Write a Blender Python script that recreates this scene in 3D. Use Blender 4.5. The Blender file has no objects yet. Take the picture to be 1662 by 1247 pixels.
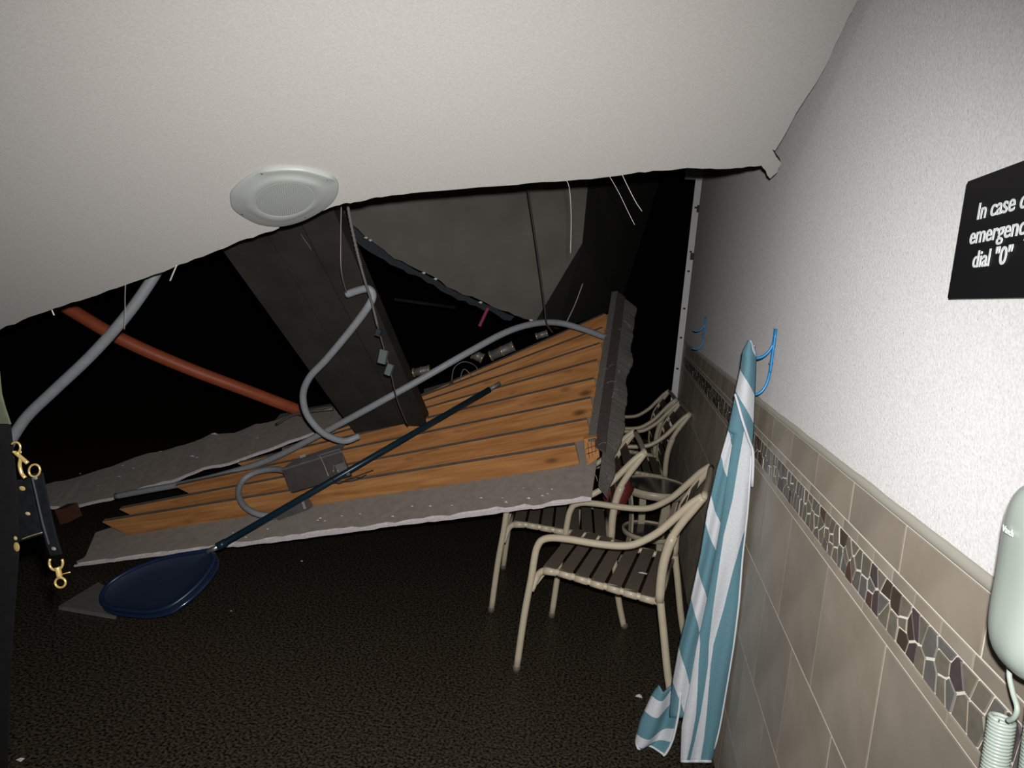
import bpy, bmesh, math, random
from mathutils import Vector, Matrix, noise
random.seed(7)
C = bpy.context.scene.collection
V = Vector
# ------------------------------------------------------------------ camera, world, flash, exposure
CAMH = 1.62
F, CX, CY = 1080.0, 831.0, 623.5
Yc = V(((1035-CX)/F, -(495-CY)/F, -1)).normalized()
Nn = V(((186-CX)/F, -(8637-CY)/F, -1))
Zc = (-Nn - Yc*((-Nn).dot(Yc))).normalized()
Xc = Yc.cross(Zc)
R = Matrix((Xc, Yc, Zc))                      # world = R @ camera
cam_d = bpy.data.cameras.new('camera'); cam = bpy.data.objects.new('camera', cam_d); C.objects.link(cam)
cam_d.sensor_width = 36; cam_d.lens = F/1662*36; cam_d.clip_start = .02; cam_d.clip_end = 60
cam.matrix_world = Matrix.Translation((0, 0, CAMH)) @ R.to_4x4()
bpy.context.scene.camera = cam
w = bpy.data.worlds.new('world'); bpy.context.scene.world = w; w.use_nodes = True
w.node_tree.nodes['Background'].inputs[0].default_value = (.5, .55, .6, 1)
w.node_tree.nodes['Background'].inputs[1].default_value = .004
fl = bpy.data.lights.new('camera_flash', 'SPOT'); fo = bpy.data.objects.new('camera_flash', fl); C.objects.link(fo)
fl.energy = 238; fl.color = (1, .965, .95); fl.spot_size = math.radians(117); fl.spot_blend = 1.0; fl.shadow_soft_size = .012
fo.matrix_world = Matrix.Translation(V((0, 0, CAMH)) + R @ V((.02, .055, 0))) @ (R @ Matrix.Rotation(math.radians(7), 3, 'Y') @ Matrix.Rotation(math.radians(-5), 3, 'X')).to_4x4()
vs = bpy.context.scene.view_settings
vs.view_transform = 'Standard'; vs.look = 'None'; vs.gamma = 1; vs.use_curve_mapping = False; vs.exposure = 0.0
O = V((0, 0, CAMH))
def ray(px, py): return R @ V(((px-CX)/F, -(py-CY)/F, -1.0))
def P(px, py, Y): d = ray(px, py); return O + d*(Y/d.y)
def depth(p): return -(R.transposed() @ (p-O)).z
def pm(n, p): return n*depth(p)/F             # photo pixels to metres at a point
def on_plane(px, py, p0, n):
    d = ray(px, py); return O + d*(n.dot(p0-O)/n.dot(d))
# ------------------------------------------------------------------ materials
def M(name, col, rough=.6, metal=0, spec=.5, noise_s=None, col2=None, fac=.5, bump=0, bump_s=200, diff_rough=0, coat=0):
    m = bpy.data.materials.new(name); m.use_nodes = True; nt = m.node_tree; b = nt.nodes['Principled BSDF']
    b.inputs['Base Color'].default_value = (*col, 1); b.inputs['Roughness'].default_value = rough
    b.inputs['Metallic'].default_value = metal; b.inputs['Specular IOR Level'].default_value = spec
    if 'Diffuse Roughness' in b.inputs: b.inputs['Diffuse Roughness'].default_value = diff_rough
    b.inputs['Coat Weight'].default_value = coat
    tc = nt.nodes.new('ShaderNodeTexCoord')
    if noise_s:
        n = nt.nodes.new('ShaderNodeTexNoise'); n.inputs['Scale'].default_value = noise_s; n.inputs['Detail'].default_value = 6
        nt.links.new(tc.outputs['Object'], n.inputs['Vector'])
        r = nt.nodes.new('ShaderNodeValToRGB'); r.color_ramp.elements[0].position = .5-fac/2; r.color_ramp.elements[1].position = .5+fac/2
        r.color_ramp.elements[0].color = (*col, 1); r.color_ramp.elements[1].color = (*(col2 or col), 1)
        nt.links.new(n.outputs['Fac'], r.inputs['Fac']); nt.links.new(r.outputs['Color'], b.inputs['Base Color'])
    if bump:
        n = nt.nodes.new('ShaderNodeTexNoise'); n.inputs['Scale'].default_value = bump_s; n.inputs['Detail'].default_value = 3
        nt.links.new(tc.outputs['Object'], n.inputs['Vector'])
        bp = nt.nodes.new('ShaderNodeBump'); bp.inputs['Strength'].default_value = bump; bp.inputs['Distance'].default_value = .004
        nt.links.new(n.outputs['Fac'], bp.inputs['Height']); nt.links.new(bp.outputs['Normal'], b.inputs['Normal'])
    return m
plaster = M('plaster', (.35, .35, .345), .85, spec=.12, noise_s=260, col2=(.42, .418, .412), fac=.3, bump=.55, bump_s=240, diff_rough=1)
ceilpaint = M('ceiling_paint', (.36, .35, .33), .9, spec=.1, noise_s=190, col2=(.405, .395, .375), fac=.35, bump=.35, bump_s=170, diff_rough=.6)
def tile_mat(name, c1, c2):
    return M(name, c1, .42, spec=.4, noise_s=7, col2=c2, fac=.5, bump=.1, bump_s=30, diff_rough=.5)
tileA = tile_mat('tile_beige', (.155, .133, .10), (.225, .20, .16))
tileB = tile_mat('tile_taupe', (.135, .12, .095), (.205, .18, .145))
tileL = tile_mat('tile_liner', (.17, .15, .115), (.235, .21, .17))
grout = M('grout', (.47, .46, .385), .9, diff_rough=.5)
lipm = M('grout_lip', (.23, .225, .19), .8, diff_rough=.6)
stones = [M('stone_'+n, c, .4, noise_s=60, col2=tuple(x*1.35 for x in c), fac=.5) for n, c in
          (('tan', (.165, .148, .115)), ('olive', (.14, .13, .105)), ('grey', (.13, .127, .118)), ('mauve', (.07, .053, .055)), ('brown', (.06, .043, .034)), ('rust', (.085, .045, .036)))]
wetfloor = M('wet_carpet', (.006, .005, .004), .35, spec=.14, noise_s=95, col2=(.075, .062, .043), fac=.24, bump=.5, bump_s=130)
voidm = M('dark_void', (.006, .006, .006), .9, spec=.05)  # near-black shell colour stands in for unlit depth, keeps walls from bouncing light
gyp_back = M('gypsum_back_paper', (.21, .19, .165), .95, spec=.1, noise_s=25, col2=(.28, .25, .22), fac=.5, diff_rough=.5)
gyp_white = M('gypsum_edge', (.75, .70, .70), .9, noise_s=60, col2=(.6, .55, .56), fac=.4, bump=.5, bump_s=90)
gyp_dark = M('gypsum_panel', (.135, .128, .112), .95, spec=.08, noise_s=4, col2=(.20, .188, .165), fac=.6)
edge_dark = M('dark_edge', (.045, .035, .03), .95, noise_s=50, col2=(.02, .016, .015), fac=.4)  # dark brown paper of cut edges, underside shade put into the colour
teal = M('torn_foil_facing', (.008, .014, .02), .7, noise_s=60, col2=(.02, .032, .042), fac=.4)
fibre = M('fibre_board', (.13, .12, .105), .95, noise_s=70, col2=(.21, .195, .17), fac=.5, bump=.8, bump_s=90)
browndark = M('brown_board', (.07, .055, .05), .8, noise_s=40, col2=(.10, .08, .07), fac=.4)
conduit_m = M('grey_conduit', (.27, .29, .31), .55, noise_s=40, col2=(.33, .35, .37), fac=.5)
orange = M('orange_pipe', (.40, .085, .035), .5, noise_s=14, col2=(.48, .12, .05), fac=.5)
beam_m = M('grimy_beam', (.024, .022, .018), .6, spec=.25, noise_s=6, col2=(.045, .04, .034), fac=.5, bump=.15, bump_s=20)
chair_m = M('beige_powder_coat', (.52, .455, .33), .36, noise_s=30, col2=(.58, .51, .38), fac=.5)
strap_m = M('taupe_slat', (.115, .095, .07), .6, noise_s=60, col2=(.14, .118, .09), fac=.5)
glass_top = M('glass_top', (.03, .032, .03), .12, spec=.6, noise_s=8, col2=(.09, .09, .085), fac=.4)
blue = M('blue_plastic', (.008, .02, .055), .32, noise_s=20, col2=(.011, .027, .07), fac=.5)
netm = M('blue_net', (.005, .013, .034), .7, noise_s=90, col2=(.008, .019, .046), fac=.4)
pole_m = M('dark_blue_pole', (.006, .022, .035), .3, noise_s=12, col2=(.01, .03, .045), fac=.5)
alu = M('aluminium', (.45, .44, .42), .35, metal=.8)
brass = M('brass_fitting', (.55, .45, .27), .3, metal=.6)
gold = M('gold_hardware', (.62, .46, .17), .22, metal=.65)
leather = M('black_leather', (.004, .0045, .005), .5, spec=.08, noise_s=50, col2=(.007, .008, .009), fac=.4)
blackp = M('black_panel', (.004, .004, .0045), .9, spec=.08, noise_s=40, col2=(.006, .006, .0065), fac=.4)
palegreen = M('pale_green_paint', (.045, .055, .03), .7, noise_s=30, col2=(.065, .08, .045), fac=.4)
hookm = M('blue_hook_coating', (.015, .24, .56), .3)
signm = M('sign_black', (.007, .007, .008), .5, spec=.2)
letter = M('sign_lettering', (.78, .82, .84), .5)
phone_m = M('pale_phone_plastic', (.34, .40, .355), .3, coat=.2)
spk_m = M('speaker_white', (.40, .425, .40), .45)
spk_hole = M('speaker_grille_gaps', (.12, .125, .12), .7)
boxm = M('brown_steel_box', (.05, .04, .036), .5, noise_s=20, col2=(.065, .055, .05), fac=.4)
galv = M('galvanized_steel', (.17, .17, .17), .5, metal=.3, noise_s=30, col2=(.24, .24, .24), fac=.4)
wire_m = M('pale_wire', (.5, .48, .45), .5)
red_m = M('red_fabric', (.16, .02, .02), .8, noise_s=30, col2=(.24, .04, .035), fac=.4)
pinkm = M('pink_tape', (.35, .05, .12), .6)
whitepaint = M('white_enamel', (.9, .9, .88), .5, diff_rough=.3)
blkcable = M('black_cable', (.03, .028, .026), .6)
# pine with grain along local X
wood = bpy.data.materials.new('pine_joist'); wood.use_nodes = True
nt = wood.node_tree; b = nt.nodes['Principled BSDF']; b.inputs['Roughness'].default_value = .65; b.inputs['Specular IOR Level'].default_value = .2
tc = nt.nodes.new('ShaderNodeTexCoord'); oi = nt.nodes.new('ShaderNodeObjectInfo')
sc = nt.nodes.new('ShaderNodeVectorMath'); sc.operation = 'SCALE'; sc.inputs['Scale'].default_value = 13
cmb = nt.nodes.new('ShaderNodeCombineXYZ')
for i in range(3): nt.links.new(oi.outputs['Random'], cmb.inputs[i])
nt.links.new(cmb.outputs[0], sc.inputs[0])
ad = nt.nodes.new('ShaderNodeVectorMath'); ad.operation = 'ADD'; nt.links.new(tc.outputs['Object'], ad.inputs[0]); nt.links.new(sc.outputs[0], ad.inputs[1])
mp = nt.nodes.new('ShaderNodeMapping'); mp.inputs['Scale'].default_value = (1.3, 14, 14); nt.links.new(ad.outputs[0], mp.inputs[0])
n1 = nt.nodes.new('ShaderNodeTexNoise'); n1.inputs['Scale'].default_value = 2.2; n1.inputs['Detail'].default_value = 8; n1.inputs['Distortion'].default_value = .8
nt.links.new(mp.outputs[0], n1.inputs['Vector'])
rp = nt.nodes.new('ShaderNodeValToRGB'); e = rp.color_ramp.elements
e[0].position = .3; e[0].color = (.36, .145, .045, 1); e[1].position = .7; e[1].color = (.60, .30, .11, 1)
nt.links.new(n1.outputs['Fac'], rp.inputs['Fac'])
mp2 = nt.nodes.new('ShaderNodeMapping'); mp2.inputs['Scale'].default_value = (3.2, 7, 7); nt.links.new(ad.outputs[0], mp2.inputs[0])
vo = nt.nodes.new('ShaderNodeTexVoronoi'); vo.inputs['Scale'].default_value = 1.0; nt.links.new(mp2.outputs[0], vo.inputs['Vector'])
kr = nt.nodes.new('ShaderNodeValToRGB'); kr.color_ramp.elements[0].position = .07; kr.color_ramp.elements[0].color = (.25, .25, .25, 1); kr.color_ramp.elements[1].position = .17; kr.color_ramp.elements[1].color = (1, 1, 1, 1)
nt.links.new(vo.outputs['Distance'], kr.inputs['Fac'])
mx = nt.nodes.new('ShaderNodeMix'); mx.data_type = 'RGBA'; mx.blend_type = 'MULTIPLY'; mx.inputs['Factor'].default_value = .85
nt.links.new(rp.outputs['Color'], mx.inputs[6]); nt.links.new(kr.outputs['Color'], mx.inputs[7]); nt.links.new(mx.outputs[2], b.inputs['Base Color'])
# ------------------------------------------------------------------ helpers
def tagp(o, label=None, cat=None, group=None, kind=None):
    for k, v in (('label', label), ('category', cat), ('group', group), ('kind', kind)):
        if v: o[k] = v
    return o
def empty(name, loc, label=None, cat=None, group=None, rz=0):
    o = bpy.data.objects.new(name, None); C.objects.link(o); o.location = loc; o.rotation_euler.z = rz; o.empty_display_size = .1
    return tagp(o, label, cat, group)
def W2L(parent):
    if parent is None: return Matrix.Identity(4)
    m = parent.matrix_basis.copy(); q = parent
    while q.parent: q = q.parent; m = q.matrix_basis @ m
    return m.inverted()
def obj(name, verts, faces, mat, parent=None, smooth=False, world=True, mats=None, fm=None, label=None):
    me = bpy.data.meshes.new(name); me.from_pydata([tuple(v) for v in verts], [], faces)
    bm = bmesh.new(); bm.from_mesh(me); bmesh.ops.recalc_face_normals(bm, faces=bm.faces); bm.to_mesh(me); bm.free()
    for mm in (mats or [mat]): me.materials.append(mm)
    if fm: me.polygons.foreach_set('material_index', fm)
    if smooth: me.polygons.foreach_set('use_smooth', [True]*len(me.polygons))
    o = bpy.data.objects.new(name, me); C.objects.link(o)
    if parent is not None:
        o.parent = parent
        if world: me.transform(W2L(parent))
    if label: o['label'] = label
    return o
def anchor(o):
    """move a top-level mesh's origin to its own middle"""
    me = o.data; c = sum((v.co for v in me.vertices), V())/len(me.vertices); me.transform(Matrix.Translation(-c)); o.location = c
    return o
def box_v(x0, x1, y0, y1, z0, z1):
    return [V(p) for p in ((x0,y0,z0),(x1,y0,z0),(x1,y1,z0),(x0,y1,z0),(x0,y0,z1),(x1,y0,z1),(x1,y1,z1),(x0,y1,z1))]
BF = [(0,3,2,1),(4,5,6,7),(0,1,5,4),(1,2,6,5),(2,3,7,6),(3,0,4,7)]
def catmull(pts, n=6):
    if len(pts) < 3: return list(pts)
    out = []; q = [pts[0]*2-pts[1]]+list(pts)+[pts[-1]*2-pts[-2]]
    for i in range(1, len(q)-2):
        a, b_, c, d = q[i-1:i+3]
        for k in range(n):
            t = k/n; out.append(.5*((2*b_)+(c-a)*t+(2*a-5*b_+4*c-d)*t*t+(3*b_-a-3*c+d)*t**3))
    out.append(pts[-1]); return out
def tube_geo(pts, r, seg=8, closed=False):
    n = len(pts); vs_, fs = [], []; up = None
    rr = r if isinstance(r, (list, tuple)) else [r]*n
    for i, p in enumerate(pts):
        if closed: t = pts[(i+1) % n]-pts[i-1]
        else: t = pts[min(i+1, n-1)]-pts[max(i-1, 0)]
        t = t.normalized() if t.length > 1e-9 else V((0,0,1))
        if up is None: up = t.orthogonal().normalized()
        up = (up-t*up.dot(t)); up = up.normalized() if up.length > 1e-6 else t.orthogonal().normalized()
        s = t.cross(up)
        for k in range(seg):
            a = 2*math.pi*k/seg; vs_.append(p+(up*math.cos(a)+s*math.sin(a))*rr[i])
    m = n if closed else n-1
    for i in range(m):
        for k in range(seg):
            a = i*seg+k; b2 = i*seg+(k+1) % seg; c = ((i+1) % n)*seg+(k+1) % seg; d = ((i+1) % n)*seg+k
            fs.append((a, b2, c, d))
    if not closed: fs += [tuple(range(seg))[::-1], tuple(range((n-1)*seg, n*seg))]
    return vs_, fs
def tube(name, pts, r, mat, parent=None, seg=8, smooth_n=5, closed=False, label=None):
    pts = [V(p) for p in pts]
    if smooth_n and len(pts) > 2: pts = catmull(pts, smooth_n)
    v, f = tube_geo(pts, r, seg, closed)
    o = obj(name, v, f, mat, parent, smooth=True, label=label)
    return o if parent is not None else anchor(o)
def join_geo(geos):
    V_, F_ = [], []
    for v, f in geos:
        k = len(V_); V_ += v; F_ += [tuple(i+k for i in q) for q in f]
    return V_, F_
def plate(name, outline, thick_vec, mat, parent=None, edge=None, back=None, label=None):
    """flat sheet with its own thickness; outline = world points"""
    n = len(outline); top = [V(p) for p in outline]; bot = [p+thick_vec for p in top]
    fs = [tuple(range(n)), tuple(range(2*n-1, n-1, -1))]; fm = [0, 2]
    for i in range(n): fs.append((i, (i+1) % n, n+(i+1) % n, n+i)); fm.append(1)
    me = bpy.data.meshes.new(name); bm = bmesh.new(); vv = [bm.verts.new(p) for p in top+bot]
    for f, m_ in zip(fs, fm): q = bm.faces.new([vv[i] for i in f]); q.material_index = m_
    bmesh.ops.recalc_face_normals(bm, faces=bm.faces); bmesh.ops.triangulate(bm, faces=[f for f in bm.faces if len(f.verts) > 4]); bm.to_mesh(me); bm.free()
    for m_ in (mat, edge or mat, back or mat): me.materials.append(m_)
    o = bpy.data.objects.new(name, me); C.objects.link(o)
    if parent is not None: o.parent = parent; me.transform(W2L(parent))
    if label: o['label'] = label
    return o if parent is not None else anchor(o)
def jag(pts, amp, sub=4, seed=0):
    rnd = random.Random(seed); out = []
    for a, b_ in zip(pts, pts[1:]):
        for k in range(sub):
            t = k/sub; out.append((a[0]+(b_[0]-a[0])*t+(rnd.uniform(-amp, amp) if k else 0), a[1]+(b_[1]-a[1])*t+rnd.uniform(-amp, amp)*(1 if k else .3)))
    out.append(pts[-1]); return out
def sbox(name, lo, hi, mat, parent=None, bev=0, **k):
    v = box_v(lo[0], hi[0], lo[1], hi[1], lo[2], hi[2]); return obj(name, v, BF, mat, parent, **k)
def interp(tab, y):
    if y <= tab[0][0]: return tab[0][1]
    for (a, p), (b_, q) in zip(tab, tab[1:]):
        if y <= b_: return p+(q-p)*(y-a)/(b_-a)
    return tab[-1][1]
# ------------------------------------------------------------------ room shell
YB = 9.4
fo_ = sbox('floor', (-6, -1.2, -.12), (1.4, YB, 0), wetfloor); fo_['kind'] = 'structure'
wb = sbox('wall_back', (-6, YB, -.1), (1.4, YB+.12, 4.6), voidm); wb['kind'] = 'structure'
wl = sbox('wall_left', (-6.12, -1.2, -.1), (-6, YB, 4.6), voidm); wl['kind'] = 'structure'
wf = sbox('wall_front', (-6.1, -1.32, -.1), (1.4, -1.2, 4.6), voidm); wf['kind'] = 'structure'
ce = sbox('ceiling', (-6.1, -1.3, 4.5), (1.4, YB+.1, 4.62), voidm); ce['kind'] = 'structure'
Wd = .44; WEND = 6.2
wr = sbox('wall_right', (Wd+.004, -1.2, 0), (Wd+.16, WEND, 4.5), plaster); wr['kind'] = 'structure'
wr2 = sbox('wall_alcove', (Wd+.45, WEND, 0), (Wd+.6, YB, 4.5), M('far_wall', (.09, .085, .08), .9)); wr2['kind'] = 'structure'
U = lambda k: CAMH-k*Wd                       # height on the wall from its measured fraction
gr = sbox('grout_bed', (Wd+.0015, -1.2, 0), (Wd+.006, WEND, U(.68)), grout, wr)
# rounded plaster lip on top of the tiles, uneven as a hand-floated edge
v, f = [], []; N = 130
for i in range(N+1):
    y = -1.2+(WEND+1.2)*i/N; zt = U(.645)+noise.noise(V((y*9, 0, 0)))*.0035; zb = U(.682)
    v += [V((Wd+.004, y, zt)), V((Wd+.0005, y, zt-.006)), V((Wd-.0008, y, zb)), V((Wd+.004, y, zb))]
    if i:
        a = 4*(i-1)
        f += [(a+k, a+(k+1) % 4, a+4+(k+1) % 4, a+4+k) for k in range(4)]
obj('cap_lip', v, f, lipm, wr, smooth=True)
_tc = {}
def tile(name, y0, y1, z0, z1, mat, g=.0022, bev=.0015, th=.004, proud=0):
    w_, h_ = y1-y0-2*g, z1-z0-2*g
    if w_ < .008: return
    key = (round(w_, 3), round(h_, 3), mat.name)
    if key not in _tc:
        a, b2 = w_/2, h_/2
        vs_ = [V((th, -a, -b2)), V((th, a, -b2)), V((th, a, b2)), V((th, -a, b2)),
               V((.0009, -a, -b2)), V((.0009, a, -b2)), V((.0009, a, b2)), V((.0009, -a, b2)),
               V((0, -a+bev, -b2+bev)), V((0, a-bev, -b2+bev)), V((0, a-bev, b2-bev)), V((0, -a+bev, b2-bev))]
        fs = [(8, 9, 10, 11)]+[(s+i, s+(i+1) % 4, s+4+(i+1) % 4, s+4+i) for s in (0, 4) for i in range(4)]
        me = bpy.data.meshes.new(name); me.from_pydata([tuple(q) for q in vs_], [], fs)
        bm = bmesh.new(); bm.from_mesh(me); bmesh.ops.recalc_face_normals(bm, faces=bm.faces); bm.to_mesh(me); bm.free()
        me.materials.append(mat); _tc[key] = me
    o = bpy.data.objects.new(name, _tc[key]); C.objects.link(o); o.parent = wr
    o.location = (Wd-proud, (y0+y1)/2, (z0+z1)/2)
def row(name, base, pitch, z0, z1, mats, ymin=.35, g=.0022):
    k = math.floor((ymin-base)/pitch); 
    while base+k*pitch < WEND:
        y0 = max(base+k*pitch, ymin); y1 = min(base+(k+1)*pitch, WEND)
        tile(name, y0, y1, z0, z1, mats[(k*7+int(z0*10)) % len(mats)], g, proud=random.uniform(0, .0006)); k += 1
row('border_tile', 1.895*Wd, .5745*Wd, U(.868), U(.684), [tileA, tileB])
row('liner_tile', 1.923*Wd, .1965*Wd, U(.918), U(.868), [tileL, tileA, tileB], .5, g=.0009)
row('lower_liner_tile', 2.0*Wd, .74*Wd, U(1.136), U(1.091), [tileL, tileA], .5, g=.0009)
row('wall_tile', 2.475*Wd, .7425*Wd, U(1.757), U(1.136), [tileA, tileB], .5)
row('wall_tile', 2.86*Wd, .7425*Wd, U(2.405), U(1.757), [tileB, tileA], .5)
row('wall_tile', 2.475*Wd, .7425*Wd, U(3.09), U(2.405), [tileA, tileB], .5)
row('wall_tile', 2.86*Wd, .7425*Wd, 0.0, U(3.09), [tileB, tileA], .5)
# crazy-paved stone band: clipped Voronoi cells, each stone a piece
zA, zB = U(1.0895), U(.9195); rnd = random.Random(11)
seeds = []; y = .66
while y < WEND-.01:
    st = .033 if y < 3.2 else .052
    k = 3 if rnd.random() < .3 else 2
    for q in range(k):
        seeds.append((y+rnd.uniform(-.011, .011), zA+(zB-zA)*((q+.5)/k+rnd.uniform(-.15, .15))))
    y += st*(1.15 if k == 3 else .92)
def clip(poly, nx, ny, c):
    out = []
    for i in range(len(poly)):
        a, b_ = poly[i], poly[(i+1) % len(poly)]; da, db = nx*a[0]+ny*a[1]-c, nx*b_[0]+ny*b_[1]-c
        if da <= 0: out.append(a)
        if da*db < 0: t = da/(da-db); out.append((a[0]+(b_[0]-a[0])*t, a[1]+(b_[1]-a[1])*t))
    return out
cnt = 0; extra = []
for i, s in enumerate(seeds):
    poly = [(s[0]-.09, zA+.001), (s[0]+.09, zA+.001), (s[0]+.09, zB-.001), (s[0]-.09, zB-.001)]
    for q in seeds[max(0, i-12):i+13]:
        if q is s: continue
        dx, dz = q[0]-s[0], q[1]-s[1]; L = math.hypot(dx, dz)
        if L < 1e-4: continue
        dx /= L; dz /= L; c = dx*(s[0]+q[0])/2+dz*(s[1]+q[1])/2-.0016
        poly = clip(poly, dx, dz, c)
        if len(poly) < 3: break
    if len(poly) < 3: continue
    pr = rnd.uniform(0, .0014); m_ = rnd.choice([0, 0, 0, 0, 1, 1, 2, 2, 3, 4, 5])
    n = len(poly); cyy = sum(p[0] for p in poly)/n; czz = sum(p[1] for p in poly)/n
    vv = [V((Wd+.004, p[0], p[1])) for p in poly]+[V((Wd-pr, p[0]+(cyy-p[0])*.05, p[1]+(czz-p[1])*.05)) for p in poly]
    ff = [tuple(range(n, 2*n))]+[(a, (a+1) % n, n+(a+1) % n, n+a) for a in range(n)]
    if cnt < 299: obj('mosaic_stone', vv, ff, stones[m_], wr); cnt += 1
    else: extra.append((vv, ff))
if extra:
    v, f = join_geo(extra); o = obj('far_mosaic_stones', v, f, stones[2], wr); o['kind'] = 'stuff'
# white slotted metal track at the wall's far end
t1 = empty('trim_1', (Wd-.03, WEND, 0)); t1['kind'] = 'structure'
obj('track', box_v(Wd-.057, Wd-.002, WEND-.05, WEND-.02, .78, 2.74), BF, whitepaint, t1)
obj('track_foot', box_v(Wd-.047, Wd-.017, WEND-.05, WEND-.02, .30, .78), BF, whitepaint, t1)
obj('corner_bracket', box_v(Wd-.15, Wd+.0, WEND-.09, WEND-.02, 2.74, 2.93), BF, whitepaint, t1)
for z in (2.5, 2.12, 1.95, 1.62, 1.36, 1.08):
    obj('screw', box_v(Wd-.04, Wd-.02, WEND-.058, WEND-.05, z-.008, z+.008), BF, blkcable, t1)
obj('latch', box_v(Wd-.03, Wd+.0, WEND-.07, WEND-.05, 2.05, 2.11), BF, blkcable, t1)
obj('latch', box_v(Wd-.02, Wd+.0, WEND-.07, WEND-.05, 2.46, 2.52), BF, blkcable, t1)
# ------------------------------------------------------------------ hanging ceiling sheet
A3 = P(1255, 250, 2.28); pts_fit = [(A3, 5), (P(1395, 0, 1.70), 7), (P(460, 330, 1.80), 1), (P(0, 0, 1.25), 1), (P(0, 535, 1.60), .6), (P(800, 0, 1.62), 1), (P(1040, 270, 2.12), 1)]
import numpy as np
Am = np.array([[p.x*w_, p.z*w_, w_] for p, w_ in pts_fit]); bv = np.array([p.y*w_ for p, w_ in pts_fit])
sa, sb, sc_ = np.linalg.lstsq(Am, bv, rcond=None)[0]
SN = V((sa, -1, sb)).normalized(); SP0 = V((0, sc_, 0))       # faces the camera
if SN.dot(O-SP0) < 0: SN = -SN
def SH(px, py, lift=0):
    p = on_plane(px, py, SP0, SN)
    if p.x > Wd-.012: d = ray(px, py); p = O+d*((Wd-.012)/d.x)
    return p+SN*lift
low = jag([(-420, 690), (-90, 566), (0, 535), (60, 511), (130, 488), (205, 462), (280, 435), (340, 412), (400, 388), (452, 371), (456, 362), (500, 352), (545, 334), (575, 328), (620, 320), (700, 311), (800, 303), (900, 295), (1000, 286), (1060, 277), (1130, 273), (1185, 274), (1236, 269)], 1.3, 5, 1)
cor = jag([(1238, 272), (1250, 290), (1262, 279), (1268, 266), (1262, 257), (1257, 249), (1253, 242), (1258, 245), (1292, 184), (1340, 108), (1356, 72), (1376, 30), (1392, 0), (1412, -70)], 1.0, 3, 2)
top = [(1408, -140), (700, -230), (0, -190), (-420, -150)]
sheet = plate('hanging_ceiling_sheet', [SH(*p) for p in low+cor+top], -SN*.016, ceilpaint, None, edge=edge_dark, back=gyp_back)
tagp(sheet, 'large off-white textured ceiling sheet hanging down with ragged lower edge, round speaker in it', 'ceiling sheet')
# round ceiling speaker, its plate bent at two edges
sp = empty('ceiling_speaker', SH(461, 318, .004), 'bent white round ceiling speaker on the hanging ceiling sheet', 'speaker')
cpx, cpy = 461, 317.5
spo = [V((a, b_, 0)) for a, b_ in ((373, 322), (376, 308), (395, 290), (425, 273), (455, 268), (490, 269), (520, 276), (540, 284), (549, 297), (548, 312), (538, 328), (515, 345), (485, 359), (452, 366), (420, 362), (395, 350), (378, 337))]
spo = catmull([spo[-1]]+spo+[spo[0], spo[1]], 5)[5:-5]; n = len(spo)-1; spo = spo[:n]
def s_el(k, t, m_=None):
    a = 2*math.pi*t/(m_ or n); ex, ey = 47*k*math.cos(a), 27*k*math.sin(a); r0 = -.13
    return (462+ex*math.cos(r0)-ey*math.sin(r0), 313+ex*math.sin(r0)+ey*math.cos(r0))
def out_ring(k, lift, fold=0):
    o_ = []
    for p in spo:
        x, y = 462+(p.x-462)*k, 316+(p.y-316)*k; cr_ = (279+(x-425)*.10)-y     # above the crease the plate stands proud
        o_.append(SH(x, y, lift+fold*max(0, min(1, cr_/8))*(1 if 415 < x < 545 else 0)))
    return o_
def el_ring(k, lift):
    a0 = [math.atan2((p.y-316)/27, (p.x-462)/47) for p in spo]
    return [SH(*s_el(k, a*n/(2*math.pi)), lift) for a in a0]
rings = [out_ring(1.0, 0), out_ring(.995, .006, .008), out_ring(.97, .008, .008), out_ring(.84, .010, .0), out_ring(.72, .016), el_ring(1.06, .022), el_ring(1.03, .0205)]
v = sum(rings, []); f = []
for r_ in range(len(rings)-1):
    f += [(r_*n+i, r_*n+(i+1) % n, (r_+1)*n+(i+1) % n, (r_+1)*n+i) for i in range(n)]
obj('baffle_plate', v, f, spk_m, sp, smooth=True)
g = [SH(462, 313, .0235)]+el_ring(1.03, .0205); obj('grille', g, [(0, 1+i, 1+(i+1) % n) for i in range(n)], spk_m, sp, smooth=True)
geos = []
for a in range(1, 15):
    m_ = a*6
    for q in range(m_):
        c = SH(*s_el(.97*a/14, q+.5*(a % 2), m_), .0238)
        t1_ = SN.cross(V((0, 0, 1))).normalized()*.0014; t2_ = SN.cross(t1_).normalized()*.0014
        geos.append(([c+t1_, c+t2_, c-t1_, c-t2_], [(0, 1, 2, 3)]))
v, f = join_geo(geos); o = obj('grille_holes', v, f, spk_hole, sp); o['kind'] = 'stuff'
for px, py in ((425, 277), (531, 287), (393, 343), (495, 348)):
    c = SH(px, py, .011); v = [c+SN*.002]+[c+(SN.orthogonal().normalized()*math.cos(a*math.pi/4)+SN.cross(SN.orthogonal()).normalized()*math.sin(a*math.pi/4))*.0035 for a in range(8)]
    obj('screw_head', v, [(0, 1+i, 1+(i+1) % 8) for i in range(8)], alu, sp, smooth=True)
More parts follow.
